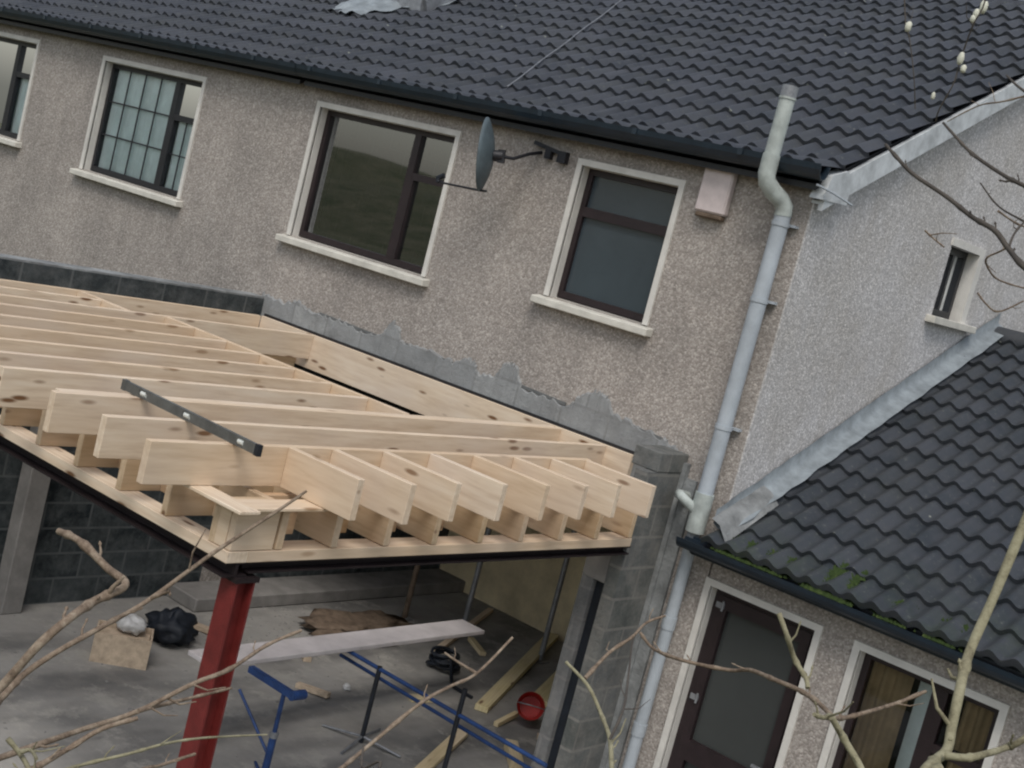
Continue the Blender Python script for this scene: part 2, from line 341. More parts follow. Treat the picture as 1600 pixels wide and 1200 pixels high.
EAVE_Y, PITCH = -.12, 27.14
TZ = 4.89                       # tile bed height at the eave line
RY, RZ = 4.58, 7.31
def make_window(parent, x0, x1, z0, z1, kind, frame='frame_brown', band=.048, sill=True, name='window', yb=0, glasskind='glass'):
    """x0..z1 is the outer edge of the white surround; the opening sits inside it"""
    ox0, ox1, oz1 = x0+band, x1-band, z1-band
    s_ = MB(); s_.box(x0, ox0, yb-.016, yb+.012, z0, z1); s_.box(ox1, x1, yb-.016, yb+.012, z0, z1); s_.box(ox0, ox1, yb-.016, yb+.012, oz1, z1)
    # reveals
    s_.box(ox0-.004, ox0+.006, yb+.012, yb+.11, z0, oz1); s_.box(ox1-.006, ox1+.004, yb+.012, yb+.11, z0, oz1); s_.box(ox0+.006, ox1-.006, yb+.012, yb+.11, oz1-.006, oz1+.004)
    wn = MB(); fwid = .046; fy0, fy1 = yb+.085, yb+.15
    a, b, c, d = ox0+.006, ox1-.006, z0+.01, oz1-.006
    wn.box(a, a+fwid, fy0, fy1, c, d); wn.box(b-fwid, b, fy0, fy1, c, d)
    wn.box(a+fwid, b-fwid, fy0, fy1, d-fwid, d); wn.box(a+fwid, b-fwid, fy0, fy1, c, c+fwid*1.2)
    panes = []
    ia, ib, ic, id_ = a+fwid, b-fwid, c+fwid*1.2, d-fwid
    if kind == 'side':
        mx_ = ia+(ib-ia)*.69; tz = id_-(id_-ic)*.30
        wn.box(mx_, mx_+.075, fy0-.004, fy1, ic, id_); wn.box(mx_+.075, ib, fy0-.002, fy1, tz-.06, tz)
        wn.box(mx_+.075, mx_+.105, fy0-.008, fy1-.01, ic, tz-.06); wn.box(ib-.03, ib, fy0-.008, fy1-.01, ic, tz-.06)
        panes = [(ia, mx_, ic, id_), (mx_+.075, ib, tz, id_), (mx_+.105, ib-.03, ic, tz-.06)]
    elif kind == 'transom':
        tz = id_-(id_-ic)*.27
        wn.box(ia, ib, fy0-.004, fy1, tz-.075, tz)
        panes = [(ia, ib, tz, id_), (ia, ib, ic, tz-.075)]
    elif kind == 'double':
        mx_ = (ia+ib)/2+.02
        wn.box(mx_, mx_+.10, fy0-.004, fy1, ic, id_); tz = id_-(id_-ic)*.36
        wn.box(mx_+.10, ib, fy0-.002, fy1, tz-.06, tz)
        panes = [(ia, mx_, ic, id_), (mx_+.10, ib, tz, id_), (mx_+.10, ib, ic, tz-.06)]
    elif kind == 'door':
        wn.box(ia, ia+.07, fy0-.012, fy1, ic, id_); wn.box(ib-.07, ib, fy0-.012, fy1, ic, id_)
        wn.box(ia+.07, ib-.07, fy0-.012, fy1, id_-.09, id_); wn.box(ia+.07, ib-.07, fy0-.012, fy1, ic, ic+.18); wn.box(ia+.07, ib-.07, fy0-.012, fy1, .80, .95)
        panes = [(ia+.07, ib-.07, .95, id_-.09), (ia+.07, ib-.07, ic+.18, .80)]
    w_ = wn.build(name, frame, parent)
    w_.name = name
    s_.build('surround', 'white_paint', w_)
    gl = MB()
    for p in panes: gl.add([(p[0]-.004, yb+.115, p[2]-.004), (p[1]+.004, yb+.115, p[2]-.004), (p[1]+.004, yb+.115, p[3]+.004), (p[0]-.004, yb+.115, p[3]+.004)], [(0, 1, 2, 3)])
    gl.build('glass', glasskind, w_)
    if sill:
        q = MB(); q.prism([(yb-.085, z0-.075), (yb+.11, z0-.075), (yb+.11, z0+.005), (yb-.085, z0-.02)], 'x', x0-.06, x1+.05)
        q.build('sill', 'sill_stone', w_, bevel=.006)
    return w_, panes
def curtain(parent, x0, x1, z0, z1, y, mat='curtain', amp=.02, freq=9, name='curtain'):
    mb = MB(); n = int((x1-x0)*60); v = []
    for i in range(n+1):
        x = x0+(x1-x0)*i/n; yy = y+amp*math.sin(x*freq*2*math.pi)*(.6+.4*math.sin(x*7)); v += [(x, yy, z0), (x, yy, z1)]
    mb.add(v, [(i*2, i*2+2, i*2+3, i*2+1) for i in range(n)], True)
    return mb.build(name, mat, parent)

WT = .30
def house(name, label, x0, x1, wins, low_open=None, gable=None):
    h = thing(name, label, 'house', ((x0+x1)/2, 0, 0))
    holes = [(w[0]+.048, w[1]-.048, w[2], w[3]-.048) for w in wins]
    if low_open: holes.append(low_open)
    mb = MB(); wall_xz(mb, x0, x1, -.1, 4.90, 0, WT, holes)
    wl = mb.build('front_wall', 'dash_warm', h)
    return h, wl

# ---- neighbouring house (left)
H2, _ = house('neighbouring_house', 'left house of the terrace with net curtained windows beyond the dark block wall', -14, -5.2,
              [(-11.62, -9.80, 3.60, 4.745), (-8.53, -6.72, 3.51, 4.725)])
w2, p2 = make_window(H2, -8.53, -6.72, 3.51, 4.725, 'side', 'frame_black', glasskind='glass_thin'); w2['label'] = 'window with square leaded grid and pale net curtain'
curtain(w2, -8.45, -6.8, 3.53, 4.66, .145, amp=.012, freq=7)
gm = MB(); pa = p2[0]
for k in range(1, 4): x = pa[0]+(pa[1]-pa[0])*k/4; gm.box(x-.007, x+.007, .1, .111, pa[2], pa[3])
for k in range(1, 3): z = pa[2]+(pa[3]-pa[2])*k/3; gm.box(pa[0], pa[1], .099, .1105, z-.008, z+.008)
pa = p2[2]; gm.box((pa[0]+pa[1])/2-.006, (pa[0]+pa[1])/2+.006, .1, .111, pa[2], pa[3]); gm.box(pa[0], pa[1], .099, .1105, (pa[2]+pa[3])/2-.006, (pa[2]+pa[3])/2+.006)
gm.build('lead_grid', 'frame_black', w2)
w1, p1 = make_window(H2, -11.62, -9.80, 3.60, 4.745, 'side', 'frame_black', glasskind='glass_thin'); w1['label'] = 'window with dim net curtain cut by the photo edge'
curtain(w1, -11.5, -9.9, 3.6, 4.68, .15, amp=.015, freq=6)
# ---- main house
H1, _ = house('terraced_house', 'pebble dashed terraced house with dark tiled roof being extended at the back', -5.2, 0,
              [(-5.07, -3.27, 3.50, 4.73), (-2.02, -1.02, 3.645, 4.72)], low_open=(-5.14, -.8, -.05, 2.475))
wC, _ = make_window(H1, -5.07, -3.27, 3.50, 4.73, 'side'); wC['label'] = 'wide window with dark reflections in clear glass'
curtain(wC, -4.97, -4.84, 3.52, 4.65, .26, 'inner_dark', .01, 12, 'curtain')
wD, _ = make_window(H1, -2.02, -1.02, 3.645, 4.72, 'transom', glasskind='obscure_glass'); wD['label'] = 'small window with dark obscured glass and a red brown transom'
# interior of both houses, floors, back walls
for (h, x0, x1) in ((H2, -14, -5.2), (H1, -5.2, 0)):
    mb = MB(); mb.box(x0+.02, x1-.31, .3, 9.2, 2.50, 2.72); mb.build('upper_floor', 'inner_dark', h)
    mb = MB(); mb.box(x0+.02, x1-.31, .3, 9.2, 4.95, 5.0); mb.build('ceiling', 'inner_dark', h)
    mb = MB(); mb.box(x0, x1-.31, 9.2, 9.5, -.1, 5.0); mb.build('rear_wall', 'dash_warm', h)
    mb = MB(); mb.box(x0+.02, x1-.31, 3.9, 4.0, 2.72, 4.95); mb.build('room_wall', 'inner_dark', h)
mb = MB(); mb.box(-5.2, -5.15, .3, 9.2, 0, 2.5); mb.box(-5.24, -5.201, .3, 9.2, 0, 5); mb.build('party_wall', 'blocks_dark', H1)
mb = MB(); mb.box(-5.15, -.31, 3.4, 3.5, 0, 2.5); mb.build('cream_wall', 'cream', H1)
mb = MB(); mb.box(-.80, -.70, .3, 3.4, 0, 2.5); mb.build('inner_wall', 'cream', H1)
# gable wall (x from -.3 to 0) with narrow window
def gable_poly_wall():
    mb = MB(); hole = (2.43, 3.03, 4.245, 4.83)
    ys = sorted({WT+.0, 2.43, 3.03, RY, 9.2}); zt = lambda y: 4.88+y*.5125 if y <= RY else 4.88+(2*RY-y)*.5125
    def strip(y0, y1, z0, z1a, z1b, x0=-.3, x1=0):
        mb.add([(x0, y0, z0), (x1, y0, z0), (x1, y1, z0), (x0, y1, z0), (x0, y0, z1a), (x1, y0, z1a), (x1, y1, z1b), (x0, y1, z1b)],
               [(0, 3, 2, 1), (4, 5, 6, 7), (0, 1, 5, 4), (1, 2, 6, 5), (2, 3, 7, 6), (3, 0, 4, 7)])
    strip(.302, 2.43, -.1, zt(.302), zt(2.43)); strip(2.43, 3.03, -.1, 4.245, 4.245); strip(2.43, 3.03, 4.83, zt(2.43), zt(3.03)); strip(3.03, RY, -.1, zt(3.03), zt(RY)); strip(RY, 9.5, -.1, zt(RY), zt(9.5))
    strip(0.004, .302, 4.902, 4.91, zt(.302))
    return mb
gw = gable_poly_wall(); 
gwo = gw.build('gable_wall', 'dash_cool', H1)
# thin skin so the gable face at the front corner is the cool render too
mb = MB(); mb.box(0.0005, .012, 0.0, .302, 2.35, 4.90); mb.build('corner_render', 'dash_cool', H1)
# gable window
mb = MB(); yb0, yb1, zb0, zb1 = 2.43, 3.03, 4.245, 4.83
mb.box(-.14, -.09, yb0, yb0+.06, zb0, zb1); mb.box(-.14, -.09, yb1-.06, yb1, zb0, zb1); mb.box(-.14, -.09, yb0+.06, yb1-.06, zb1-.06, zb1); mb.box(-.14, -.09, yb0+.06, yb1-.06, zb0, zb0+.06)
mb.box(-.138, -.088, yb0+.30, yb0+.34, zb0+.06, zb1-.06)
gwn = mb.build('window', 'frame_black', H1); gwn['label'] = 'narrow window high on the pale gable'
mb = MB(); mb.add([(-.12, yb0+.05, zb0+.05), (-.12, yb1-.05, zb0+.05), (-.12, yb1-.05, zb1-.05), (-.12, yb0+.05, zb1-.05)], [(0, 1, 2, 3)]); mb.build('glass', 'glass', gwn)
mb = MB(); mb.box(-.09, .016, yb1-.008, yb1+.004, zb0, zb1); mb.box(-.002, .016, yb1+.004, yb1+.09, zb0, zb1+.06); mb.box(-.002, .016, yb0-.03, yb1+.004, zb1, zb1+.06)
mb.build('surround', 'white_paint', gwn)
mb = MB(); mb.box(-.09, .08, yb0-.10, yb1+.22, zb0-.06, zb0); mb.build('sill', 'sill_stone', gwn, bevel=.005)
mb = MB(); mb.box(-.20, -.195, yb0+.0, yb1, zb0, zb1); mb.build('curtain', 'curtain', gwn)
mb = MB(); mb.box(-5.15, -.31, 2.2, 2.25, 2.73, 4.94); mb.build('partition', 'inner_dark', H1)
# roofs
SL = (RY-EAVE_Y)/math.cos(R_(PITCH))
for h, x0, x1 in ((H2, -14, -5.2), (H1, -5.2, .10)):
    rf = tile_roof('roof', 'tile_main', x1-x0, SL, h, (x0, EAVE_Y-.03, TZ-.015), PITCH, roll_=.157, gauge=.31, kick=.085)
    mb = MB(); mb.prism([(EAVE_Y, 4.87), (RY, RZ-.07), (9.7, 4.88), (9.7, 4.85), (RY, RZ-.11), (EAVE_Y, 4.83)], 'x', x0+.02, x1-.045); mb.build('roof_deck', 'frame_black', h)
    mb = MB(); mb.tube([(x0, RY, RZ-.075), (x1, RY, RZ-.075)], .12, 12); mb.build('ridge_tile', 'tile_main', h)
    mb = MB(); mb.box(x0, min(x1, .055), -.10, -.08, 4.895, 5.0); mb.box(x0, min(x1, .055), -.08, -.002, 4.897, 4.899); mb.build('fascia', 'gutter_pvc', h)
    mb = MB(); v = []; n = 9
    for xx in (x0, x1+.02):
        for k in range(n): a = math.pi+math.pi*k/(n-1); v.append((xx, -.185+.07*math.cos(a), 4.992+.10*math.sin(a)))
        for k in range(n): a = 2*math.pi-math.pi*k/(n-1); v.append((xx, -.185+.065*math.cos(a), 4.992+.095*math.sin(a)))
    N = 2*n; mb.add(v, [(k, (k+1) % N, N+(k+1) % N, N+k) for k in range(N)]+[tuple(range(N)), tuple(range(N, 2*N))])
    xb = x1-.6
    while xb > x0: mb.box(xb-.02, xb+.02, -.259, -.2555, 4.95, 4.995); xb -= .9
    mb.build('gutter', 'gutter_pvc', h)
# bargeboard + end box
mb = MB(); dy = RY+.10; tz = lambda y: 4.985+(y-.096)*.5125
for (xa, xb, lo, hi) in ((.07, .105, -.20, -.025), (.013, .07, -.16, -.14)):
    a, b = -.05, RY
    mb.add([(xa, a, tz(a)+lo), (xb, a, tz(a)+lo), (xb, b, tz(b)+lo), (xa, b, tz(b)+lo), (xa, a, tz(a)+hi), (xb, a, tz(a)+hi), (xb, b, tz(b)+hi), (xa, b, tz(b)+hi)],
           [(0, 3, 2, 1), (4, 5, 6, 7), (0, 1, 5, 4), (1, 2, 6, 5), (2, 3, 7, 6), (3, 0, 4, 7)])
mb.prism([(-.10, 4.78), (.26, 4.80), (.24, 4.93), (.16, 5.02), (-.04, 4.95)], 'x', .014, .112)
mb.build('bargeboard', 'barge_paint', H1)
# weathered verge: cement bed under the last tiles
mb = MB(); mb.tube([(.10, -.20, 4.86), (.15, -.05, 4.84), (.22, .12, 4.80)], .008, 6); mb.build('wire_end', 'pipe_grey', H1)
# rear slope closing
for h, x0, x1 in ((H2, -14, -5.2), (H1, -5.2, .10)):
    mb = MB(); mb.add([(x0, RY, RZ), (x1, RY, RZ), (x1, 9.8, 4.88), (x0, 9.8, 4.88)], [(0, 1, 2, 3)]); mb.build('rear_roof', 'tile_main', h)

# roof light with crumpled lead apron, on the neighbour's roof plane
def onroof(x, y, off=0):   # y horizontal
    return Vector((x, y-off*math.sin(R_(PITCH)), TZ+(y-EAVE_Y)*math.tan(R_(PITCH))+.0+off*math.cos(R_(PITCH))))
rl = thing('roof_light', 'roof light with crumpled pale lead apron on the upper tiles', 'roof window', onroof(-6.5, 2.3))
mb = MB(); nx, ny = 34, 8; v = []
for i in range(nx+1):
    for j in range(ny+1):
        fx = i/nx; x = -7.02+1.10*fx; y = 1.52-.45*fx+1.25*fx*fx+.04*math.sin(fx*11)+j*.42/ny
        off = .07+.03*mnoise.noise(Vector((x*7, y*9, 1)))+.018*math.sin(x*38)*(1-j/ny)+(.05*(j/ny)**2)
        v.append(onroof(x, y, off))
mb.add(v, [(i*(ny+1)+j, (i+1)*(ny+1)+j, (i+1)*(ny+1)+j+1, i*(ny+1)+j+1) for i in range(nx) for j in range(ny)], True)
mb.build('lead_apron', 'lead', rl)
mb = MB()
for (xa, ya, xb_, yb_) in ((-6.8, 1.98, -6.05, 1.98), (-6.8, 3.1, -6.05, 3.1), (-6.8, 1.98, -6.8, 3.1), (-6.05, 1.98, -6.05, 3.1)):
    mb.obox(onroof(xa, ya, .09), onroof(xb_, yb_, .09), .09, .13)
mb.build('frame', 'galv', rl)
mb = MB(); mb.add([onroof(-6.76, 2.02, .12), onroof(-6.09, 2.02, .12), onroof(-6.09, 3.06, .12), onroof(-6.76, 3.06, .12)], [(0, 1, 2, 3)]); mb.build('glass', 'obscure_glass', rl)
# loose cable on the roof
mb = MB(); pts = []
for k in range(30):
    f = k/29; x = -3.18-1.55*f; y = .33+3.55*f; pts.append(onroof(x+.006*math.sin(k*.8), y, .075))
mb.tube(pts, .006, 6); tag(mb.build('cable', 'galv'), 'thin pale cable lying up the slope of the dark tiled roof', 'cable')

# ------------------------------------------------------------------ side annex
AX = thing('side_annex', 'single storey annex with mossy tiled roof and glazed door beside the gable', 'annex', (3.5, 0, 0))
AP = 24.5; AEY, AEZ = -.20, 2.375; ARY = 3.83; ARZ = 2.375+(ARY-AEY)*math.tan(R_(AP))
mb = MB(); wall_xz(mb, .014, 7, -.1, 2.36, 0.003, .28, [(.048, .872, 0, 2.052), (1.198, 2.132, 1.0, 2.052)]); mb.build('front_wall', 'dash_warm', AX)
dr, _ = make_window(AX, 0.0, .92, 0.0, 2.10, 'door', sill=False, name='door', glasskind='obscure_glass_grey')
mb = MB(); mb.tube([(.80, .04, 1.02), (.80, .0, 1.02)], .012, 8); mb.obox((.70, 0.0, 1.02), (.81, 0.0, 1.02), .02, .02); mb.build('handle', 'galv', dr)
for z in (1.93, 1.25):
    mb = MB(); mb.box(.085, .15, .066, .074, z-.02, z+.02); mb.tube([(.14, .064, z-.035), (.14, .064, z+.035)], .009, 8); mb.build('hinge', 'galv', dr)
wA, pA = make_window(AX, 1.15, 2.18, 1.0, 2.10, 'double', name='window', glasskind='glass_thin')
curtain(wA, 1.22, 1.52, 1.02, 2.04, .19, 'curtain_gold', .035, 11)
curtain(wA, 1.86, 2.12, 1.02, 2.04, .19, 'curtain_gold', .030, 12)
curtain(wA, 1.52, 1.70, 1.02, 2.04, .30, 'curtain', .03, 8)
mb = MB(); mb.box(.02, 6.9, .29, .34, 0, 2.36) if False else None
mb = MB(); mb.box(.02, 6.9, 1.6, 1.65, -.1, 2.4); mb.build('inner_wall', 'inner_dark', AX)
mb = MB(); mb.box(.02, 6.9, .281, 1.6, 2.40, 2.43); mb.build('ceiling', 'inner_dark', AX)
mb = MB(); mb.box(6.9, 7.0, .281, 7.6, -.1, 2.36); mb.build('side_wall', 'dash_warm', AX)
ASL = (ARY-AEY)/math.cos(R_(AP))
tile_roof('roof', 'tile_annex', 7.0, ASL, AX, (.02, AEY-.05, AEZ-.03), AP, roll_=.152, gauge=.29, kick=.02)
mb = MB(); mb.prism([(AEY+.03, AEZ-.04), (ARY, ARZ-.05), (7.9, AEZ-.05), (7.9, AEZ-.10), (ARY, ARZ-.11), (AEY+.03, AEZ-.09)], 'x', .016, 7.0); mb.build('roof_deck', 'frame_black', AX)
mb = MB(); mb.tube([(.05, ARY, ARZ-.02), (7.0, ARY, ARZ-.02)], .12, 12); mb.build('ridge_tile', 'tile_annex', AX)
mb = MB(); mb.add([(.02, ARY, ARZ), (7.02, ARY, ARZ), (7.02, 7.9, AEZ-.02), (.02, 7.9, AEZ-.02)], [(0, 1, 2, 3)]); mb.build('rear_roof', 'tile_annex', AX)
mb = MB(); mb.box(-.10, 7.0, -.16, -.14, 2.245, 2.36); mb.box(-.10, 7.0, -.14, -.0, 2.235, 2.25)
v = []; n = 9
for xx in (-.16, 7.02):
    for k in range(n): a = math.pi+math.pi*k/(n-1); v.append((xx, -.222+.06*math.cos(a), 2.345+.075*math.sin(a)))
    for k in range(n): a = 2*math.pi-math.pi*k/(n-1); v.append((xx, -.222+.055*math.cos(a), 2.345+.070*math.sin(a)))
N = 18; mb.add(v, [(k, (k+1) % N, N+(k+1) % N, N+k) for k in range(N)]+[tuple(range(N)), tuple(range(N, 2*N))])
mb.build('gutter', 'gutter_pvc', AX)
# lead flashing: apron on tiles and upstand on the gable, slightly wavy
az = lambda y: AEZ+(y-AEY)*math.tan(R_(AP))
mb = MB(); n = 60; v = []
for i in range(n+1):
    y = -.16+(3.93+.10)*i/n; wv = .006*mnoise.noise(Vector((y*5, 0, 0))); z = az(y)
    lap = .004*((i*4.03/n*2) % 1)
    v += [(.016+lap, y, z+.205+wv*2), (.018+lap, y, z+.105), (.06+wv, y, z+.082+lap), (.150+wv*3+.008*math.sin(y*19), y, z+.070+.006*math.sin(y*19))]
mb.add(v, [(i*4+j, (i+1)*4+j, (i+1)*4+j+1, i*4+j+1) for i in range(n) for j in range(3)], True)
for i in (14, 29, 44): pass
mb.build('lead_flashing', 'lead', AX)
mb = MB(); v = []
for i in range(13):
    y = -.2+i*.05; h = .03+.03*(1-i/12)+.012*mnoise.noise(Vector((y*14, 2, 0))); v += [(.02, y, az(y)+.10+h), (.09, y, az(y)+.075+h), (.17, y, az(y)+.03)]
mb.add(v, [(i*3+j, (i+1)*3+j, (i+1)*3+j+1, i*3+j+1) for i in range(12) for j in range(2)], True)
mb.build('mortar_fillet', 'mortar', AX)

# moss along the annex eave
mb = MB(); rnd = random.Random(5)
for k in range(2400):
    c_ = rnd.choice((.22, .30, .42, .55, .9, .93, .97, 1.0, 1.03, 1.42, 1.75)); x = abs(rnd.gauss(c_, .055)); sp = rnd.random()**2.2*(.34 if .8 < x < 1.1 else .20)
    if x < .1 or x > 3.5: continue
    y = -.262+sp; z = az(y)+(.030 if y > -.2 else .012); s_ = rnd.uniform(.004, .013)*(1.5 if .8 < x < 1.1 else 1)
    vs_ = []; seg = 5
    for a in range(seg): vs_.append((x+s_*1.4*math.cos(a/seg*6.283)*rnd.uniform(.6, 1.3), y+s_*math.sin(a/seg*6.283)*rnd.uniform(.6, 1.3), z-.012))
    vs_.append((x, y, z+s_*rnd.uniform(.4, 1.2)))
    mb.add(vs_, [(a, (a+1) % seg, seg) for a in range(seg)], True)
tag(mb.build('moss', 'moss'), kind='stuff')

# ------------------------------------------------------------------ pipes, dish, alarm
sp_ = thing('soil_pipe', 'tall grey soil pipe rising past the gutter at the house corner', 'pipe', (-.14, -.1, 0))
mb = MB(); mb.tube([(-.245, -.27, 5.38), (-.245, -.27, 4.94)], .053, 16, False); mb.tube([(-.245, -.27, 5.36), (-.245, -.27, 5.375)], .059, 16, False); mb.build('vent_stack', 'pipe_pale', sp_)
mb = MB(); mb.tube([(-.245, -.27, 5.365), (-.245, -.27, 5.45)], .056, 12, False)
mb.build('vent_cap', 'galv', sp_)
mb = MB(); mb.tube([(-.245, -.27, 4.99), (-.245, -.27, 4.86), (-.236, -.255, 4.81), (-.205, -.20, 4.76), (-.165, -.135, 4.72), (-.142, -.105, 4.68), (-.138, -.1, 4.62)], .060, 16)
mb.build('offset_bend', 'pipe_pale', sp_)
mb = MB(); mb.tube([(-.138, -.1, 4.64), (-.138, -.1, 2.62)], .056, 18); 
for z in (4.58, 4.05, 3.15): mb.tube([(-.138, -.1, z), (-.138, -.1, z-.03)], .062, 18); mb.box(-.22, -.05, -.05, -.001, z-.02, z-.002)
mb.build('upper_pipe', 'pipe_grey', sp_)
mb = MB(); mb.tube([(-.138, -.1, 2.66), (-.138, -.1, 2.38)], .068, 16); mb.tube([(-.138, -.1, 2.50), (-.20, -.16, 2.56), (-.26, -.20, 2.60), (-.30, -.16, 2.60), (-.31, -.03, 2.58)], .034, 12)
mb.build('branch_boot', 'pipe_pale', sp_)
mb = MB(); mb.tube([(-.155, -.07, 2.40), (-.155, -.07, -.1)], .045, 16)
for z in (1.75, .95): mb.tube([(-.155, -.07, z), (-.155, -.07, z-.09)], .051, 16)
mb.build('lower_pipe', 'pipe_grey', sp_)

dc = Vector((-2.55, -.38, 4.575))
ds = thing('satellite_dish', 'grey satellite dish on a wall arm between the two upper windows', 'satellite dish', (-2.45, 0, 4.6))
nrm = Vector((-.86, -.50, -.13)).normalized(); rr = Vector((0, 0, 1)).cross(nrm).normalized(); uu = nrm.cross(rr)
mb = MB(); rings, seg = 7, 36; v = []
for off in (0, -.008):
    for i in range(rings+1):
        f = i/rings
        for k in range(seg): a = 2*math.pi*k/seg; v.append(dc+rr*.235*f*math.cos(a)+uu*.285*f*math.sin(a)+nrm*(.075*f*f+off))
fs = []
for L in (0, 1):
    o_ = L*(rings+1)*seg
    for i in range(rings):
        for k in range(seg): fs.append((o_+i*seg+k, o_+i*seg+(k+1) % seg, o_+(i+1)*seg+(k+1) % seg, o_+(i+1)*seg+k))
o1 = rings*seg; o2 = (rings+1)*seg+rings*seg
for k in range(seg): fs.append((o1+k, o1+(k+1) % seg, o2+(k+1) % seg, o2+k))
mb.add(v, fs, True); mb.build('reflector', 'dish_grey', ds)
mb = MB(); bot = dc-uu*.275+nrm*.07; lnb = dc-uu*.10+nrm*.46; lnb = Vector((-3.05, -.36, 4.28)); mb.tube([bot-nrm*.06, bot, lnb], .009, 8); mb.build('feed_arm', 'frame_black', ds)
mb = MB(); mb.tube([lnb, lnb+Vector((-.02, 0, .03)), lnb+Vector((.03, .01, .06))], .022, 10); mb.build('receiver_head', 'rubber', ds)
mb = MB(); bk = dc-nrm*.01
mb.tube([bk, bk-nrm*.07], .045, 10); mb.obox(bk-nrm*.06-uu*.05, bk-nrm*.06+uu*.05, .06, .05, nrm)
mb.tube([bk-nrm*.07, bk-nrm*.12+Vector((0, .05, 0)), Vector((-2.42, -.12, 4.66)), Vector((-2.40, 0, 4.70))], .014, 8)
mb.build('bracket', 'frame_black', ds)
mb = MB(); mb.obox((-2.46, -.03, 4.765), (-2.14, -.03, 4.715), .035, .03); mb.obox((-2.30, -.03, 4.73), (-2.30, -.03, 4.66), .06, .04, (0, 1, 0)); mb.box(-2.20, -2.12, -.05, -.001, 4.65, 4.74)
mb.build('wall_mount', 'frame_black', ds)

al = thing('alarm_box', 'white burglar alarm box on the wall by the small dark window', 'alarm box', (-.74, 0, 4.67))
mb = MB(); v = [(-.88, 4.52), (-.60, 4.52), (-.585, 4.84), (-.87, 4.84)]
mb.prism([(-.86, 4.53), (-.61, 4.53), (-.61, 4.86), (-.86, 4.86)], 'y', -.075, -.002); mb.build('cover', 'alarm_white', al, bevel=.014)
mb = MB(); mb.box(-.845, -.625, -.07, -.004, 4.495, 4.528); mb.build('base_lens', 'sack_brown', al, bevel=.008)

# ------------------------------------------------------------------ ragged mortar band on the house wall
prof = [(-5.2, 2.96), (-4.9, 2.93), (-4.72, 3.0), (-4.6, 2.95), (-4.408, 2.949), (-4.15, 2.96), (-3.9, 2.93), (-3.63, 2.948), (-3.586, 3.0), (-3.501, 3.136), (-3.43, 3.10), (-3.353, 2.965), (-3.05, 2.98), (-2.743, 2.949), (-2.61, 3.034), (-2.52, 3.02), (-2.469, 2.932),
        (-2.293, 2.95), (-2.215, 3.099), (-2.15, 3.12), (-2.089, 3.103), (-1.995, 2.934), (-1.75, 2.94), (-1.518, 2.926), (-1.458, 3.027), (-1.329, 3.129), (-1.25, 3.14), (-1.19, 3.121), (-1.112, 2.987), (-.9, 2.98), (-.627, 2.94), (-.52, 2.90), (-.44, 2.87)]
pp = []
rnd = random.Random(2)
for i in range(len(prof)-1):
    (a, b), (c_, d_) = prof[i], prof[i+1]
    for k in range(9): f = k/9; zz = b+(d_-b)*f; pp.append((a+(c_-a)*f+rnd.uniform(-.008, .008), 2.895+(zz-2.93)*.85+rnd.uniform(-.018, .018)))
pp.append((prof[-1][0], 2.86))
mb = MB(); n = len(pp); v = []; 
for (x, z) in pp: v += [(x, -.016, 2.50), (x, -.016-.004*rnd.random(), z-.01), (x, .0, z+.004)]
mb.add(v, [(i*3+j, (i+1)*3+j, (i+1)*3+j+1, i*3+j+1) for i in range(n-1) for j in range(2)])
mb.build('mortar_band', 'blocks_band', H1)
for (a, b) in ((-4.4, -3.65), (-3.3, -2.75), (-2.0, -1.55), (-1.1, -.65)):
    mb = MB(); mb.obox((a, -.006, 2.915), (b, -.006, 2.90), .014, .022, (0, 0, 1)); mb.build('raked_joint', 'mortar_dark', H1)

# ------------------------------------------------------------------ block walls of the extension
bw = thing('boundary_wall', 'dark concrete block boundary wall along the left side of the extension', 'wall', (-5.25, -3, 0))
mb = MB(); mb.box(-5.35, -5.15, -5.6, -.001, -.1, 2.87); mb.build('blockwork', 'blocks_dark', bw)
mb = MB(); mb.box(-5.345, -5.155, -5.58, -.003, 2.87, 2.885); mb.build('mortar_bed', 'mortar', bw)
cp = MB(); cp.box(-5.13, -4.97, -2.12, -1.93, 0, 2.20); tag(cp.build('concrete_pillar', 'concrete_pale', bevel=.008), 'pale concrete pillar standing against the dark block wall', 'pillar')
cw = thing('cavity_wall', 'grey block cavity wall end carrying the right end of the timber roof', 'wall', (-.55, -.25, 0))
mb = MB(); mb.box(-.50, -.40, -.47, -.002, -.1, 2.72); mb.build('outer_leaf', 'blocks_grey', cw)
mb = MB(); mb.box(-.70, -.60, -.465, -.002, -.1, 1.88); mb.build('inner_leaf', 'blocks_grey_x', cw)
mb = MB(); mb.box(-.598, -.502, -.42, -.002, -.1, 1.878); mb.build('cavity_shade_fill', 'rubber', cw)  # black fill standing in for the shade inside the open cavity
mb = MB(); mb.box(-.70, -.505, -.47, -.002, 1.882, 2.13); mb.build('padstone', 'concrete_pale', cw)
mb = MB(); mb.box(-.62, -.395, -.36, -.002, 2.722, 2.86); mb.build('top_block', 'blocks_grey', cw, bevel=.006)
mb = MB(); mb.box(-.398, -.36, -.05, -.002, -.1, 2.80); mb.box(-.36, -.27, -.028, -.002, -.1, 2.70); mb.build('render_strip', 'mortar', cw)

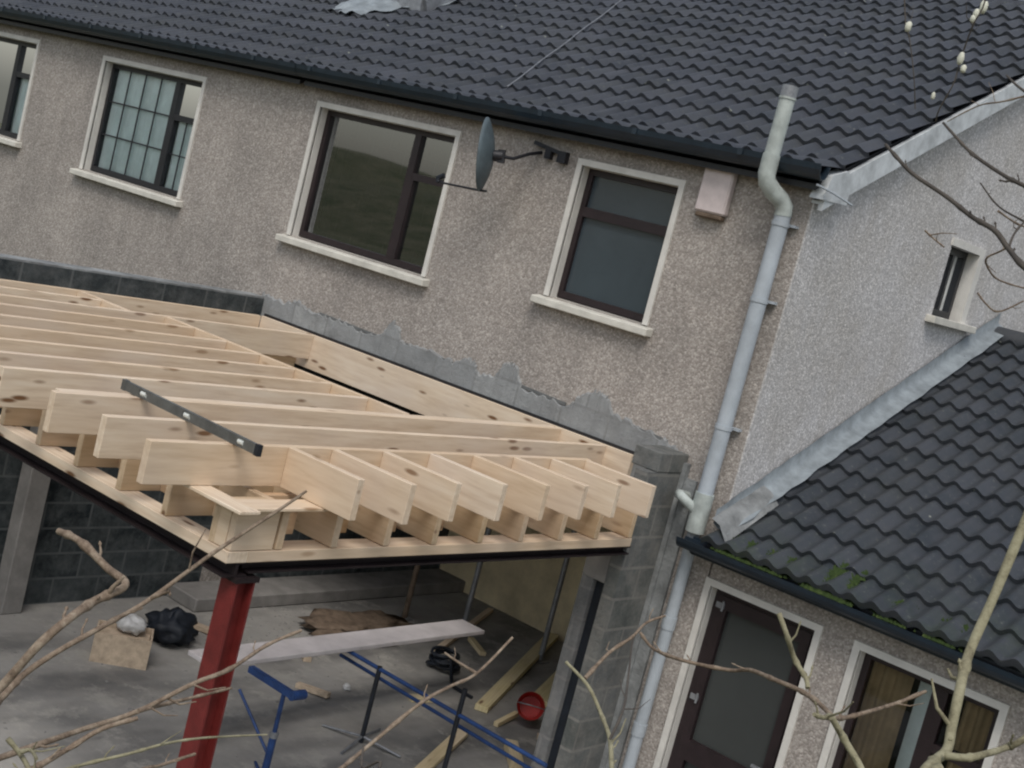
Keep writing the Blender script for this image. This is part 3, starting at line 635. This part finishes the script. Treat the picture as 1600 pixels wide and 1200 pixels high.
# ------------------------------------------------------------------ steel
sb = MB(); sb.box(-5.14, -.37, -3.99, -3.84, 2.125, 2.135); sb.box(-5.14, -.37, -3.925, -3.905, 2.135, 2.19); sb.box(-5.14, -.37, -3.99, -3.84, 2.19, 2.20)
tag(sb.build('steel_beam', 'steel_dark'), 'dark steel beam under the front edge of the timber roof', 'beam')
sb = MB(); sb.box(-.50, -.37, -3.835, -.475, 2.14, 2.15); sb.box(-.445, -.425, -3.835, -.475, 2.15, 2.19); sb.box(-.50, -.37, -3.835, -.475, 2.19, 2.20)
tag(sb.build('steel_beam', 'steel_dark'), 'dark steel beam under the right edge, ending on the cavity wall', 'beam')
po = thing('steel_post', 'red oxide painted steel post carrying the roof corner', 'post', (-.42, -3.88, 0))
mb = MB(); mb.box(-.475, -.355, -3.905, -3.893, .01, 2.10); mb.box(-.475, -.355, -3.797, -3.785, .01, 2.10); mb.box(-.421, -.409, -3.893, -3.797, .01, 2.10); mb.build('shaft', 'steel_red', po)
mb = MB(); mb.box(-.485, -.345, -3.92, -3.77, 2.10, 2.124); mb.build('cap_plate', 'steel_dark', po)
mb = MB(); mb.box(-.52, -.31, -3.95, -3.74, 0.001, .012); mb.build('base_plate', 'steel_red', po)

# ------------------------------------------------------------------ timber roof frame
TF = thing('timber_roof_frame', 'new pale pine joist frame of the flat extension roof', 'roof frame', (-2.8, -2, 2.2))
def joist(name, p, q, wd, h, mat='pine'):
    """box whose own X axis is the grain; p,q = centre of the top edge at both ends"""
    p, q = Vector(p), Vector(q); L = (q-p).length; mb = MB(); mb.box(0, L, -wd/2, wd/2, -h, 0)
    a = math.atan2((q-p).y, (q-p).x)
    o = mb.build(name, mat, None, bevel=.0025, loc=p, rot=(0, 0, a)); o.parent = TF; o.matrix_parent_inverse = Matrix.Translation(-Vector(TF.location)); return o
rj = random.Random(11)
zt = 2.72
xs_full = [-.665, -1.08, -1.51, -1.99, -2.37, -2.77, -3.17, -3.57, -3.97, -4.37, -4.76, -5.115]
for i, x in enumerate(xs_full):
    yf = -4.37+rj.uniform(-.03, .03)
    ye = {0: -.80, 1: -.06, 2: -.06, 9: -.06, 11: -.06}.get(i, -1.66 if i < 9 else -1.99)
    joist('joist', (x, yf, zt+rj.uniform(-.002, .003)), (x, ye, zt), .046, .215)
# a doubled second plank on the third joist
joist('joist', (-1.575, -4.30, zt-.004), (-1.575, -.06, zt-.004), .060, .21)
joist('trimmer', (-4.345, -1.635, zt+.001), (-1.607, -1.635, zt+.001), .046, .215)
joist('trimmer', (-5.09, -1.965, zt+.001), (-4.395, -1.965, zt+.001), .046, .215)
mb = MB(); mb.box(-5.09, -.80, -.030, -.0265, 2.722, 2.748); o_ = mb.build('shadow_gap_strip', 'frame_black'); o_.parent = TF; o_.matrix_parent_inverse = Matrix.Translation(-Vector(TF.location))  # black strip standing in for the shadowed gap along the ledger
joist('ledger', (-5.09, -.033, zt+.003), (-.82, -.033, zt+.003), .05, .30)
# short tails over the right edge
ys_t = [-.85, -1.23, -1.62, -2.01, -2.40, -2.79, -3.18, -3.49]
for i, y in enumerate(ys_t):
    xe = -.06+rj.uniform(-.035, .03)-(.06 if i == 7 else 0)
    joist('joist_tail', (-.64, y, zt-.001*i*0), (xe, y, zt+rj.uniform(-.003, .003)), .046, .215)
# lower layer
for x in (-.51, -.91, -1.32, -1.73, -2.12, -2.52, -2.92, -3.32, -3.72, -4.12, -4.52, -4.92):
    if x == -.51: joist('ceiling_joist', (x, -3.995, 2.485), (x, -3.70, 2.485), .046, .222, 'pine_shaded')
    else: joist('ceiling_joist', (x, -3.995, 2.485), (x, -1.665 if -4.2 < x < -1.6 else -.07, 2.485), .046, .222, 'pine_shaded')
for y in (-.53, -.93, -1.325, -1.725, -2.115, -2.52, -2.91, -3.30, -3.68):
    joist('ceiling_joist', (-.885, y, 2.486), (-.362, y, 2.486), .046, .222, 'pine_shaded')
# blocking between the lower joists, set back from the edge
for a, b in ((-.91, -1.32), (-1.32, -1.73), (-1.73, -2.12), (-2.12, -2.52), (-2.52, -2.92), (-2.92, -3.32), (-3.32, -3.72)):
    joist('blocking', (b+.025, -3.72, 2.48), (a-.025, -3.72, 2.48), .044, .215, 'pine_deep_shade')
ysl = [-.53, -.93, -1.325, -1.725, -2.115, -2.52, -2.91, -3.30, -3.68]
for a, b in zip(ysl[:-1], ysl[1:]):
    joist('blocking', (-.60, b+.025, 2.48), (-.60, a-.10, 2.48), .044, .215, 'pine_deep_shade')
yt = [-.85]+ys_t[1:]
for a, b in zip(ys_t[:-1], ys_t[1:]):
    joist('blocking', (-.395, b+.025, 2.60), (-.395, a-.025, 2.60), .044, .095)
# corner blocks and flat corner boards
joist('corner_block', (-.385, -3.99, 2.484), (-.385, -3.72, 2.484), .044, .22)
joist('corner_block', (-.49, -3.972, 2.483), (-.41, -3.972, 2.483), .044, .219)
joist('corner_board', (-.86, -4.02, 2.503), (-.25, -4.02, 2.503), .13, .017)
joist('corner_board', (-.37, -3.955, 2.502), (-.37, -3.30, 2.502), .15, .016)
# wall plates (flat) on the steel
joist('wall_plate', (-5.14, -3.935, 2.26), (-.36, -3.935, 2.26), .13, .058)
joist('wall_plate', (-.43, -3.868, 2.26), (-.43, -.50, 2.26), .14, .058)
# spirit level lying across the joists
lv = thing('spirit_level', 'long black and grey spirit level lying across the pale joists', 'spirit level', (-1.15, -3.8, 2.73))
P0, P1 = Vector((-1.68, -3.84, 2.749)), Vector((-.44, -3.88, 2.749)); dl = (P1-P0).normalized()
def seg(a, b): return P0+(P1-P0)*a, P0+(P1-P0)*b
mb = MB()
for a, b in ((.03, .14), (.20, .47), (.53, .86), (.90, .975)): mb.obox(*seg(a, b), .022, .052)
for a, b in ((.14, .20), (.47, .53), (.86, .90)):
    q0, q1 = seg(a, b); mb.obox(q0+Vector((0, 0, .020)), q1+Vector((0, 0, .020)), .022, .012); mb.obox(q0-Vector((0, 0, .020)), q1-Vector((0, 0, .020)), .022, .012)
mb.build('body', 'level_body', lv)
mb = MB(); mb.obox(*seg(.975, 1), .026, .058); mb.build('end_cap', 'rubber', lv)
mb = MB(); mb.obox(*seg(0, .03), .026, .058); mb.build('end_cap', 'level_body', lv)
for a in (.17, .50, .88):
    mb = MB(); q0, q1 = seg(a-.018, a+.018); mb.tube([q0, q1], .016, 10); mb.build('vial', 'glass_vial', lv)

# ------------------------------------------------------------------ site clutter below
def tube_thing(name, label, cat, parts, loc, group=None):
    t_ = thing(name, label, cat, loc, group)
    for nm, mat, fn in parts:
        mb = MB(); fn(mb); mb.build(nm, mat, t_)
    return t_
pl = MB(); pl.obox((-2.50, -2.12, .640), (-2.56, .90, .640), .27, .035)
tag(pl.build('scaffold_plank', 'board_white', bevel=.004), 'long whitish plank resting on the trestles behind the red post', 'plank')
def trest(mb):
    mb.tube([(-2.72, -.70, .60), (-.42, -.70, .60)], .017, 8); mb.tube([(-2.60, -.62, .50), (-.42, -.62, .48)], .015, 8)
def trest_legs(mb):
    mb.tube([(-2.10, -.70, 0.0), (-2.10, -.70, .62)], .019, 8)
def trest_legs2(mb): mb.tube([(-1.26, -.70, 0.0), (-1.26, -.70, .80)], .019, 8)
def trest_feet2(mb):
    for a in (20, 110, 200, 290): mb.tube([(-1.26, -.70, .05), (-1.26+.34*math.cos(R_(a)), -.70+.34*math.sin(R_(a)), .012)], .011, 6)
def trest_feet(mb):
    for x in (-2.10,):
        for a in (20, 110, 200, 290):
            mb.tube([(x, -.70, .05), (x+.34*math.cos(R_(a)), -.70+.34*math.sin(R_(a)), .012)], .011, 6)
tube_thing('trestle', 'black and blue steel trestle with long rails behind the other', 'trestle',
           [('rail', 'steel_blue', trest), ('leg', 'steel_black', trest_legs), ('leg', 'steel_black', trest_legs2), ('foot', 'galv', trest_feet), ('foot', 'galv', trest_feet2)], (-1.6, -.7, 0))
def tb(mb): mb.obox((-2.16, -1.95, .70), (-1.70, -1.95, .70), .045, .045); mb.tube([(-1.70, -1.97, .70), (-1.70, -1.85, .70)], .035, 8)
def tl(mb): mb.tube([(-1.79, -1.95, .38), (-1.79, -1.95, .68)], .016, 8); mb.tube([(-1.79, -1.95, 0), (-1.79, -1.95, .38)], .026, 8)
def tc_(mb): mb.tube([(-1.79, -1.95, .36), (-1.79, -1.95, .40)], .032, 10)
def tbr(mb): mb.tube([(-1.79, -1.95, .22), (-2.22, -1.95, .52)], .011, 6); mb.tube([(-1.79, -1.95, .05), (-2.1, -1.75, .0)], .012, 6); mb.tube([(-1.79, -1.95, .05), (-1.55, -2.15, .0)], .012, 6); mb.tube([(-1.79, -1.95, .05), (-1.6, -1.7, .0)], .012, 6)
tube_thing('trestle', 'bright blue adjustable steel trestle head in front of the white plank', 'trestle',
           [('head_bar', 'steel_blue', tb), ('leg', 'steel_blue', tl), ('collar', 'galv', tc_), ('brace', 'steel_blue', tbr)], (-1.8, -1.95, 0))
# crate with a bag on it
cr = thing('wooden_box', 'pale chipboard box with a paper bag on top on the concrete floor', 'box', (-3.9, -1.6, 0))
mb = MB()
ang = R_(52); 
def rb(mb, cx, cy, a, b, c_, d_, z0, z1, an):
    vs_ = []
    for z in (z0, z1):
        for (i, j) in ((a, c_), (b, c_), (b, d_), (a, d_)): vs_.append((cx+i*math.cos(an)-j*math.sin(an), cy+i*math.sin(an)+j*math.cos(an), z))
    mb.add(vs_, [(0, 3, 2, 1), (4, 5, 6, 7), (0, 1, 5, 4), (1, 2, 6, 5), (2, 3, 7, 6), (3, 0, 4, 7)])
cx, cy = -3.95, -1.66
rb(mb, cx, cy, -.22, .22, -.15, -.135, 0, .24, ang); rb(mb, cx, cy, -.22, .22, .135, .15, 0, .24, ang); rb(mb, cx, cy, -.22, -.205, -.135, .135, 0, .24, ang); rb(mb, cx, cy, .205, .22, -.135, .135, 0, .24, ang); rb(mb, cx, cy, -.2, .2, -.13, .13, .01, .2, ang)
mb.build('box_body', 'osb', cr)
mb = MB(); lump(mb, (-4.0, -1.58, .27), .13, .11, .07, 3); tag(mb.build('paper_bag', 'white_bag'), 'crumpled white paper bag on top of the chipboard box', 'bag')
mb = MB(); lump(mb, (-4.18, -1.02, .12), .19, .22, .15, 8, amp=.45); tag(mb.build('bin_bag', 'rubber'), 'dark plastic bag slumped on the floor behind the chipboard box', 'bag')
# cable coil
mb = MB(); pts = []
for k in range(90): a = k*.42; rr_ = .12+.03*math.sin(k*.9); pts.append((-3.05+rr_*math.cos(a), 1.25+rr_*math.sin(a), .03+.0016*k+.02*math.sin(k*.63)))
pts += [(-2.8, 1.1, .03), (-2.7, 1.0, .02), (-2.45, 1.0, .015)]
mb.tube(pts, .017, 6); tag(mb.build('hose_coil', 'rubber'), 'black hose coiled on the floor beyond the white plank', 'hose')
# timber lengths
def plank(p, q, wd, h, label, mat='pine_yellow', name='timber_length', group=None):
    p, q = Vector(p), Vector(q); L = (q-p).length; mb = MB(); mb.box(0, L, -wd/2, wd/2, -h/2, h/2)
    d = (q-p).normalized(); o = mb.build(name, mat, None, bevel=.002, loc=p); o.rotation_euler = d.to_track_quat('X', 'Z').to_euler(); return tag(o, label, 'timber', group)
plank((-2.22, .86, .03), (-3.35, 3.30, .05), .12, .05, 'longest pale yellow timber length on the floor left of the red bucket')
plank((-2.15, 1.60, .03), (-2.85, 3.25, .05), .20, .05, 'wider yellow timber board lying between the long one and the block wall')
plank((-3.35, 1.45, .03), (-4.15, 3.2, .03), .06, .04, 'thin pinkish batten on the floor beyond the black hose', 'pine')
plank((-1.47, -.75, .02), (-1.90, .26, .04), .10, .035, 'pale board lying on the floor behind the black trestle leg', 'pine_yellow')
plank((-1.28, .22, .05), (-1.58, .50, .05), .10, .08, 'short yellow offcut at the bottom by the block wall', 'pine_yellow')
rn = random.Random(9)
for i, (x, y, L, a, lab) in enumerate(((-3.1, -.5, .30, 20, 'short pine offcut under the left end of the long rails'), (-2.6, .35, .22, 70, 'small square pine offcut beyond the blue rails'), (-3.9, .2, .45, -30, 'narrow offcut on the floor beyond the white plank'),
        (-1.95, .75, .35, 100, 'offcut nearest the foot of the longest yellow timber'), (-4.5, -.6, .5, 15, 'dusty offcut between the dark bag and the block wall'), (-3.2, 2.0, .4, 150, 'offcut lying beyond the black hose'), (-1.65, .95, .28, 40, 'offcut just in front of the red bucket'))):
    dx, dy = math.cos(R_(a))*L, math.sin(R_(a))*L
    plank((x, y, .022), (x+dx, y+dy, .022+rn.uniform(0, .03)), rn.uniform(.04, .1), .04, lab, 'pine_yellow' if i % 2 else 'osb', 'timber_offcut', 'offcuts scattered on the floor')
mb = MB()
for k in range(700):
    x, y = rn.uniform(-5.05, -1.0), rn.uniform(-3.6, 3.2); s_ = rn.uniform(.004, .018)*(1 if rn.random() < .93 else 2)
    if rn.random() < .5: x, y = -4.2+rn.gauss(0, .5), .8+rn.gauss(0, .6)
    if x < -5.05 or y > 3.3: continue
    z = .001; a = rn.uniform(0, 6.28); v = [(x+s_*math.cos(a+t_*1.57)*rn.uniform(.6, 1.2), y+s_*math.sin(a+t_*1.57)*rn.uniform(.6, 1.2), z) for t_ in range(4)]+[(x, y, z+s_*rn.uniform(.3, .9))]
    mb.add(v, [(0, 1, 4), (1, 2, 4), (2, 3, 4), (3, 0, 4)])
tag(mb.build('rubble', 'concrete_pale'), kind='stuff')
# red bucket
bk_ = thing('bucket', 'red plastic bucket on the floor next to the yellow timbers', 'bucket', (-1.93, 1.25, 0))
mb = MB(); n = 20; 
for (r1, r2, z1, z2) in ((.09, .12, 0, .20), (.124, .124, .19, .205)):
    mb.tube([(-1.93, 1.25, z1), (-1.93, 1.25, z2)], [r1, r2], n, False)
mb.add([(-1.93+.09*math.cos(2*math.pi*k/n), 1.25+.09*math.sin(2*math.pi*k/n), .004) for k in range(n)], [tuple(range(n))]); mb.build('pail', 'plastic_red', bk_)
mb = MB(); mb.tube([(-1.93+.124*math.cos(a), 1.25, .2+.10*math.sin(a)) for a in [math.pi*k/12 for k in range(13)]], .005, 6); mb.build('handle', 'galv', bk_)
bk_.location = (-1.95, 1.18, .125); bk_.rotation_euler = (R_(68), 0, R_(35))
# acrow props in the back
for i, (x, y, lab) in enumerate(((-4.2, 1.9, 'rusty prop standing leftmost inside the dark room'), (-3.75, 2.3, 'grey steel prop in the middle of the dark room'), (-2.95, 2.6, 'grey steel prop nearest the cream wall'))):
    pr_ = thing('steel_prop', 'thin adjustable '+lab, 'prop', (x, y, 0), 'props holding up the room ceiling')
    mb = MB(); mb.tube([(x, y, .01), (x, y, 1.5)], .028, 10); mb.build('outer_tube', ('sack_brown', 'galv', 'galv')[i], pr_)
    mb = MB(); mb.tube([(x, y, 1.48), (x, y, 2.48)], .022, 10); mb.build('inner_tube', 'galv', pr_)
    mb = MB(); mb.box(x-.07, x+.07, y-.07, y+.07, 2.482, 2.495); mb.build('end_plate', 'galv', pr_)
    mb = MB(); mb.box(x-.07, x+.07, y-.07, y+.07, .0, .012); mb.build('end_plate', 'galv', pr_)
# hanging cables and teal bag under the house floor, leaning step ladder
mb = MB()
for (x, y, dx) in ((-2.35, 3.1, -.18), (-2.2, 3.0, .02)):
    mb.tube([(x, y, 2.49), (x+dx*.3, y, 1.9), (x+dx*.8, y, 1.1), (x+dx, y-.03, .55)], .013, 6)
tag(mb.build('hanging_cable', 'rubber'), 'pair of black cables hanging in front of the cream wall', 'cable')
mb = MB(); lump(mb, (-2.75, 2.7, 2.10), .50, .20, .24, 21); tag(mb.build('hanging_sheet', 'plastic_teal'), 'dark teal plastic sheet bundled under the ceiling by the cream wall', 'sheet')
mb = MB(); mb.box(-5.145, -4.72, -.35, 3.39, .002, .13); tag(mb.build('concrete_ledge', 'concrete_pale', bevel=.01), 'low concrete ledge running along the foot of the dark block wall', 'ledge')
mb = MB(); lump(mb, (-4.0, 1.0, .05), .30, .55, .08, 31, amp=.7); tag(mb.build('rubble_sack', 'sack_brown'), 'brown sack of rubble lying behind the white plank', 'sack')
mb = MB(); lump(mb, (-2.93, -.09, .025), .035, .03, .03, 5); tag(mb.build('paper_scrap', 'white_bag'), 'tiny white scrap on the bare concrete floor', 'scrap')

# ------------------------------------------------------------------ bare shrubs between the camera and the house
def at(px, py, d): # a point d metres ahead of the viewpoint
    return CAM+(fw+rt*((px-800)/FPX)-up*((py-600)/FPX))*d
def branch(parent, pts, w0, w1, mat, d0, d1, extra=None, name='branch', seed=0):
    rnd = random.Random(seed); P = [at(x, y, d0+(d1-d0)*i/(len(pts)-1)+rnd.uniform(-.03, .03)) for i, (x, y) in enumerate(pts)]
    if extra: P = [Vector(e) for e in extra]+P
    Q = []; Rr = []
    n = len(P)
    ns = len(extra) if extra else 0
    def w(i): return .84*(w0+(w1-w0)*max(0, i-ns)/(max(1, n-1-ns)))
    for i in range(n-1):
        p0, p1, p2, p3 = P[max(i-1, 0)], P[i], P[i+1], P[min(i+2, n-1)]
        for k in range(6):
            t_ = k/6; Q.append(.5*((2*p1)+(p2-p0)*t_+(2*p0-5*p1+4*p2-p3)*t_*t_+(3*p1-p0-3*p2+p3)*t_**3))
            Rr.append(w(i+t_))
    Q.append(P[-1]); Rr.append(w(n-1))
    dm = [max(.6, (q-CAM).dot(fw)) if (q-CAM).dot(fw) > 1.2 else d0 for q in Q]
    knots = {rnd.randrange(len(Q)): rnd.uniform(1.15, 1.4) for _ in range(max(1, len(pts)-1))}
    rad = []
    for i, (q, w_) in enumerate(zip(Q, Rr)):
        f = knots.get(i, 1)*(1+.10*mnoise.noise(q*14)); base = w_/2*(d0+(d1-d0)*max(0, i-ns*6)/max(1, len(Q)-ns*6))/FPX*f
        if i < ns*6: base *= 1+.9*(ns*6-i)/(ns*6)
        rad.append(max(base, .0012))
    mb = MB(); mb.tube(Q, rad, 8)
    for _ in range(max(2, len(pts)//2) if ns*6 < len(Q)-8 else 0):
        i = rnd.randrange(ns*6+3, len(Q)-3); d = (Q[i+1]-Q[i]).normalized(); sd2 = Vector((rnd.uniform(-1, 1), rnd.uniform(-1, 1), rnd.uniform(-.4, 1)))
        sd2 = (sd2-d*sd2.dot(d)).normalized(); L = rnd.uniform(.012, .05) if rnd.random() < .75 else rnd.uniform(.06, .13); r_ = rad[i]*.5
        e1 = Q[i]+(sd2*.8+d*.5)*L*.5; e2 = e1+(sd2*.5+d*.8+Vector((0, 0, .2)))*L*.5
        mb.tube([Q[i], e1, e2], [r_, r_*.8, r_*.45], 6)
        if L < .06: mb.tube([e2-(e2-e1)*.2, e2, e2+(e2-e1).normalized()*.008], [r_*.6, r_*1.0, r_*.2], 6)
    return mb.build(name, mat, parent)

S1 = thing('bare_shrub', 'bare shrub whose long pale twigs cross the red post at lower left', 'shrub', at(-150, 1700, 3.2)*1.0)
S1.location = Vector((1.1, -6.6, 0)); b1 = [(1.1, -6.6, 0), (1.2, -6.65, 1.2), (1.35, -6.75, 2.2)]
def ex(px, py, d): return b1+[tuple(at(px, py, d))]
branch(S1, [(-60, 1148), (0, 1092), (37, 1054), (90, 1018), (167, 975), (233, 937), (329, 867), (437, 796), (479, 767)], 16, 5, 'bark', 3.3, 3.9, ex(-180, 1230, 3.2), seed=1)
branch(S1, [(-60, 1130), (0, 1075), (60, 1008), (110, 965), (150, 938), (196, 914), (167, 887), (125, 846), (92, 830)], 20, 13, 'bark', 3.2, 3.6, ex(-190, 1240, 3.2), seed=2)
branch(S1, [(-60, 1205), (0, 1184), (70, 1160), (131, 1139), (216, 1111), (300, 1069), (358, 1046), (417, 1008), (471, 985)], 14, 6, 'bark', 3.3, 4.0, ex(-190, 1250, 3.3), seed=3)
branch(S1, [(30, 1212), (60, 1197), (110, 1168), (159, 1139), (215, 1122)], 13, 8, 'bark', 3.3, 3.5, [(1.35, -6.75, 2.2), tuple(at(-100, 1290, 3.3))], seed=4)
branch(S1, [(216, 1111), (258, 1100), (292, 1092), (362, 1075)], 9, 5, 'bark', 3.62, 3.9, seed=5)
branch(S1, [(80, 1215), (125, 1196), (200, 1178), (258, 1162), (308, 1154), (367, 1150), (417, 1148)], 8, 3, 'bark_green', 3.3, 3.8, [(1.35, -6.75, 2.2), tuple(at(-60, 1300, 3.3))], seed=6)
branch(S1, [(52, 1230), (44, 1200), (30, 1176), (12, 1154)], 10, 9, 'bark_green', 3.1, 3.2, seed=7)
branch(S1, [(30, 1176), (48, 1172), (57, 1186)], 9, 6, 'bark_green', 3.15, 3.1, seed=8)
branch(S1, [(205, 1212), (250, 1196), (305, 1178)], 8, 6, 'bark', 3.4, 3.6, [(1.35, -6.75, 2.2), tuple(at(100, 1300, 3.3))], seed=9)
branch(S1, [(237, 935), (262, 925), (266, 930)], 7, 4, 'bark', 3.55, 3.5, seed=10)
# middle shrub
S2 = thing('bare_shrub', 'bare thin shrub with forking twigs before the grey block wall', 'shrub', (2.0, -5.9, 0)); b2 = [(2.0, -5.9, 0), (2.05, -5.9, 1.0), (2.1, -5.95, 1.7)]
branch(S2, [(500, 1225), (535, 1199), (580, 1162), (654, 1101), (700, 1074), (745, 1052), (801, 996)], 9, 5, 'bark', 3.6, 4.2, b2+[tuple(at(420, 1290, 3.5))], seed=11)
branch(S2, [(745, 1052), (718, 1036), (695, 1020)], 6, 4, 'bark', 4.1, 4.2, seed=12)
branch(S2, [(962, 1230), (956, 1200), (953, 1155), (939, 1115), (919, 1072), (885, 1035)], 11, 6, 'bark_green', 3.4, 3.8, b2+[tuple(at(960, 1300, 3.4))], seed=13)
branch(S2, [(914, 1060), (953, 1019), (987, 996), (1010, 973), (1040, 962)], 8, 4, 'bark', 3.75, 4.0, seed=14)
branch(S2, [(953, 1155), (974, 1108), (982, 1055), (988, 1000)], 6, 3, 'bark_dark', 3.5, 3.8, seed=15)
branch(S2, [(575, 1235), (565, 1200), (568, 1165)], 6, 4, 'bark_dark', 3.6, 3.7, b2[2:], seed=16)
# right shrub
S3 = thing('bare_shrub', 'bare pale stemmed shrub rising across the annex roof and window at right', 'shrub', (3.2, -6.4, 0)); b3 = [(3.2, -6.4, 0), (3.22, -6.4, 1.2), (3.25, -6.4, 2.0)]
branch(S3, [(1440, 1212), (1462, 1188), (1480, 1171), (1487, 1137), (1499, 1081), (1514, 1021), (1555, 927), (1600, 819), (1650, 700), (1720, 560)], 20, 19, 'bark_green', 2.7, 3.1, b3+[tuple(at(1400, 1290, 2.7))], seed=21)
branch(S3, [(1476, 1180), (1510, 1184), (1540, 1178), (1572, 1168), (1600, 1155), (1680, 1100)], 15, 12, 'bark_green', 2.72, 2.9, seed=22)
branch(S3, [(1360, 1240), (1345, 1200), (1322, 1160), (1300, 1122)], 15, 13, 'bark_green', 2.8, 2.9, b3+[tuple(at(1380, 1300, 2.8))], seed=23)
branch(S3, [(1300, 1122), (1322, 1121), (1350, 1114), (1400, 1099), (1447, 1080)], 10, 6, 'bark', 2.9, 3.2, seed=24)
branch(S3, [(1300, 1119), (1275, 1095), (1248, 1078), (1210, 1062), (1172, 1047), (1139, 1047), (1068, 1032), (1022, 1014), (1000, 988)], 10, 6, 'bark', 2.9, 3.4, seed=25)
branch(S3, [(1300, 1119), (1285, 1121), (1272, 1116)], 12, 8, 'bark_green', 2.9, 2.85, seed=26)
branch(S3, [(1262, 1075), (1259, 1059), (1242, 1030), (1229, 991), (1217, 958)], 9, 10, 'bark_green', 2.95, 3.0, seed=27)
# upper right, darker limbs reaching in from outside the frame
S4 = thing('bare_tree', 'bare dark twigged tree reaching in over the pale gable at right', 'tree', (6.1, -4.4, 0)); b4 = [(6.1, -4.4, 0), (6.15, -4.4, 2.2), (6.1, -4.4, 3.2)]
branch(S4, [(1760, 560), (1680, 490), (1600, 417), (1574, 386), (1554, 360), (1519, 339), (1480, 308), (1428, 273), (1405, 250), (1384, 226)], 13, 6, 'bark_dark', 3.8, 4.4, b4, seed=31)
branch(S4, [(1680, 330), (1600, 290), (1567, 273), (1519, 240), (1490, 210), (1474, 192)], 9, 5, 'bark_dark', 4.0, 4.4, [b4[2], tuple(at(1760, 420, 3.9))], seed=32)
branch(S4, [(1660, 175), (1600, 142), (1573, 118)], 7, 4, 'bark_dark', 4.0, 4.3, [b4[2], tuple(at(1760, 300, 3.9))], seed=33)
branch(S4, [(1650, 375), (1600, 346), (1560, 322), (1532, 286)], 5, 3, 'bark_dark', 4.0, 4.3, [tuple(at(1720, 520, 3.9))], seed=34)
branch(S4, [(1577, 385), (1585, 365), (1603, 345), (1640, 320)], 5, 3, 'bark_dark', 4.0, 4.1, seed=35)
branch(S4, [(1572, 388), (1560, 394), (1541, 404), (1545, 421), (1560, 437), (1600, 450), (1640, 455)], 4, 3, 'bark', 4.05, 4.3, seed=36)
branch(S4, [(1528, 458), (1540, 474), (1560, 487), (1600, 470)], 4, 3, 'bark', 4.3, 4.2, seed=37)
branch(S4, [(1640, 140), (1570, 158), (1530, 165), (1480, 190)], 4, 2, 'bark', 4.1, 4.4, seed=38)
branch(S4, [(1560, 330), (1590, 350), (1620, 360)], 4, 3, 'bark', 4.1, 4.2, seed=39)
branch(S4, [(1445, 360), (1458, 372), (1475, 386)], 4, 3, 'bark', 4.35, 4.3, seed=40)
# twigs with pale buds at the very top right
branch(S4, [(1462, 190), (1468, 170), (1490, 130), (1502, 90), (1520, 40), (1538, 5), (1550, -60)], 2.5, 3, 'bark_dark', 4.2, 4.0, seed=41)
branch(S4, [(1430, 170), (1428, 120), (1421, 60), (1415, 35), (1412, -40)], 2, 2.5, 'bark_dark', 4.2, 4.2, seed=42)
for i, (px, py, w_, h_) in enumerate(((1419, 42, 11, 13), (1501, 92, 11, 16), (1505, 108, 10, 10), (1525, 22, 10, 12), (1537, 12, 13, 16), (1458, 150, 7, 9), (1520, 30, 9, 10))):
    mb = MB(); c_ = at(px, py, 4.1); lump(mb, c_, w_/2*4.1/FPX, w_/2*4.1/FPX, h_/2*4.1/FPX*1.4, i, 8, 6); mb.build('bud', 'bud', S4)

# ------------------------------------------------------------------ what the upper windows reflect: a low hill behind the viewpoint
mb = MB(); v = []; nx, ny = 60, 8
for i in range(nx+1):
    for j in range(ny+1):
        x = -110+220*i/nx; y = -60-j*10; z = -.3+ (1-((j-4)/4)**2)*(5.6+3.2*mnoise.noise(Vector((x*.05, 0, 4)))+1.0*mnoise.noise(Vector((x*.31, j, 4)))) ; v.append((x, y, z))
mb.add(v, [(i*(ny+1)+j, (i+1)*(ny+1)+j, (i+1)*(ny+1)+j+1, i*(ny+1)+j+1) for i in range(nx) for j in range(ny)], True)
tag(mb.build('hills', 'earth'), kind='structure')
bpy.context.view_layer.update()
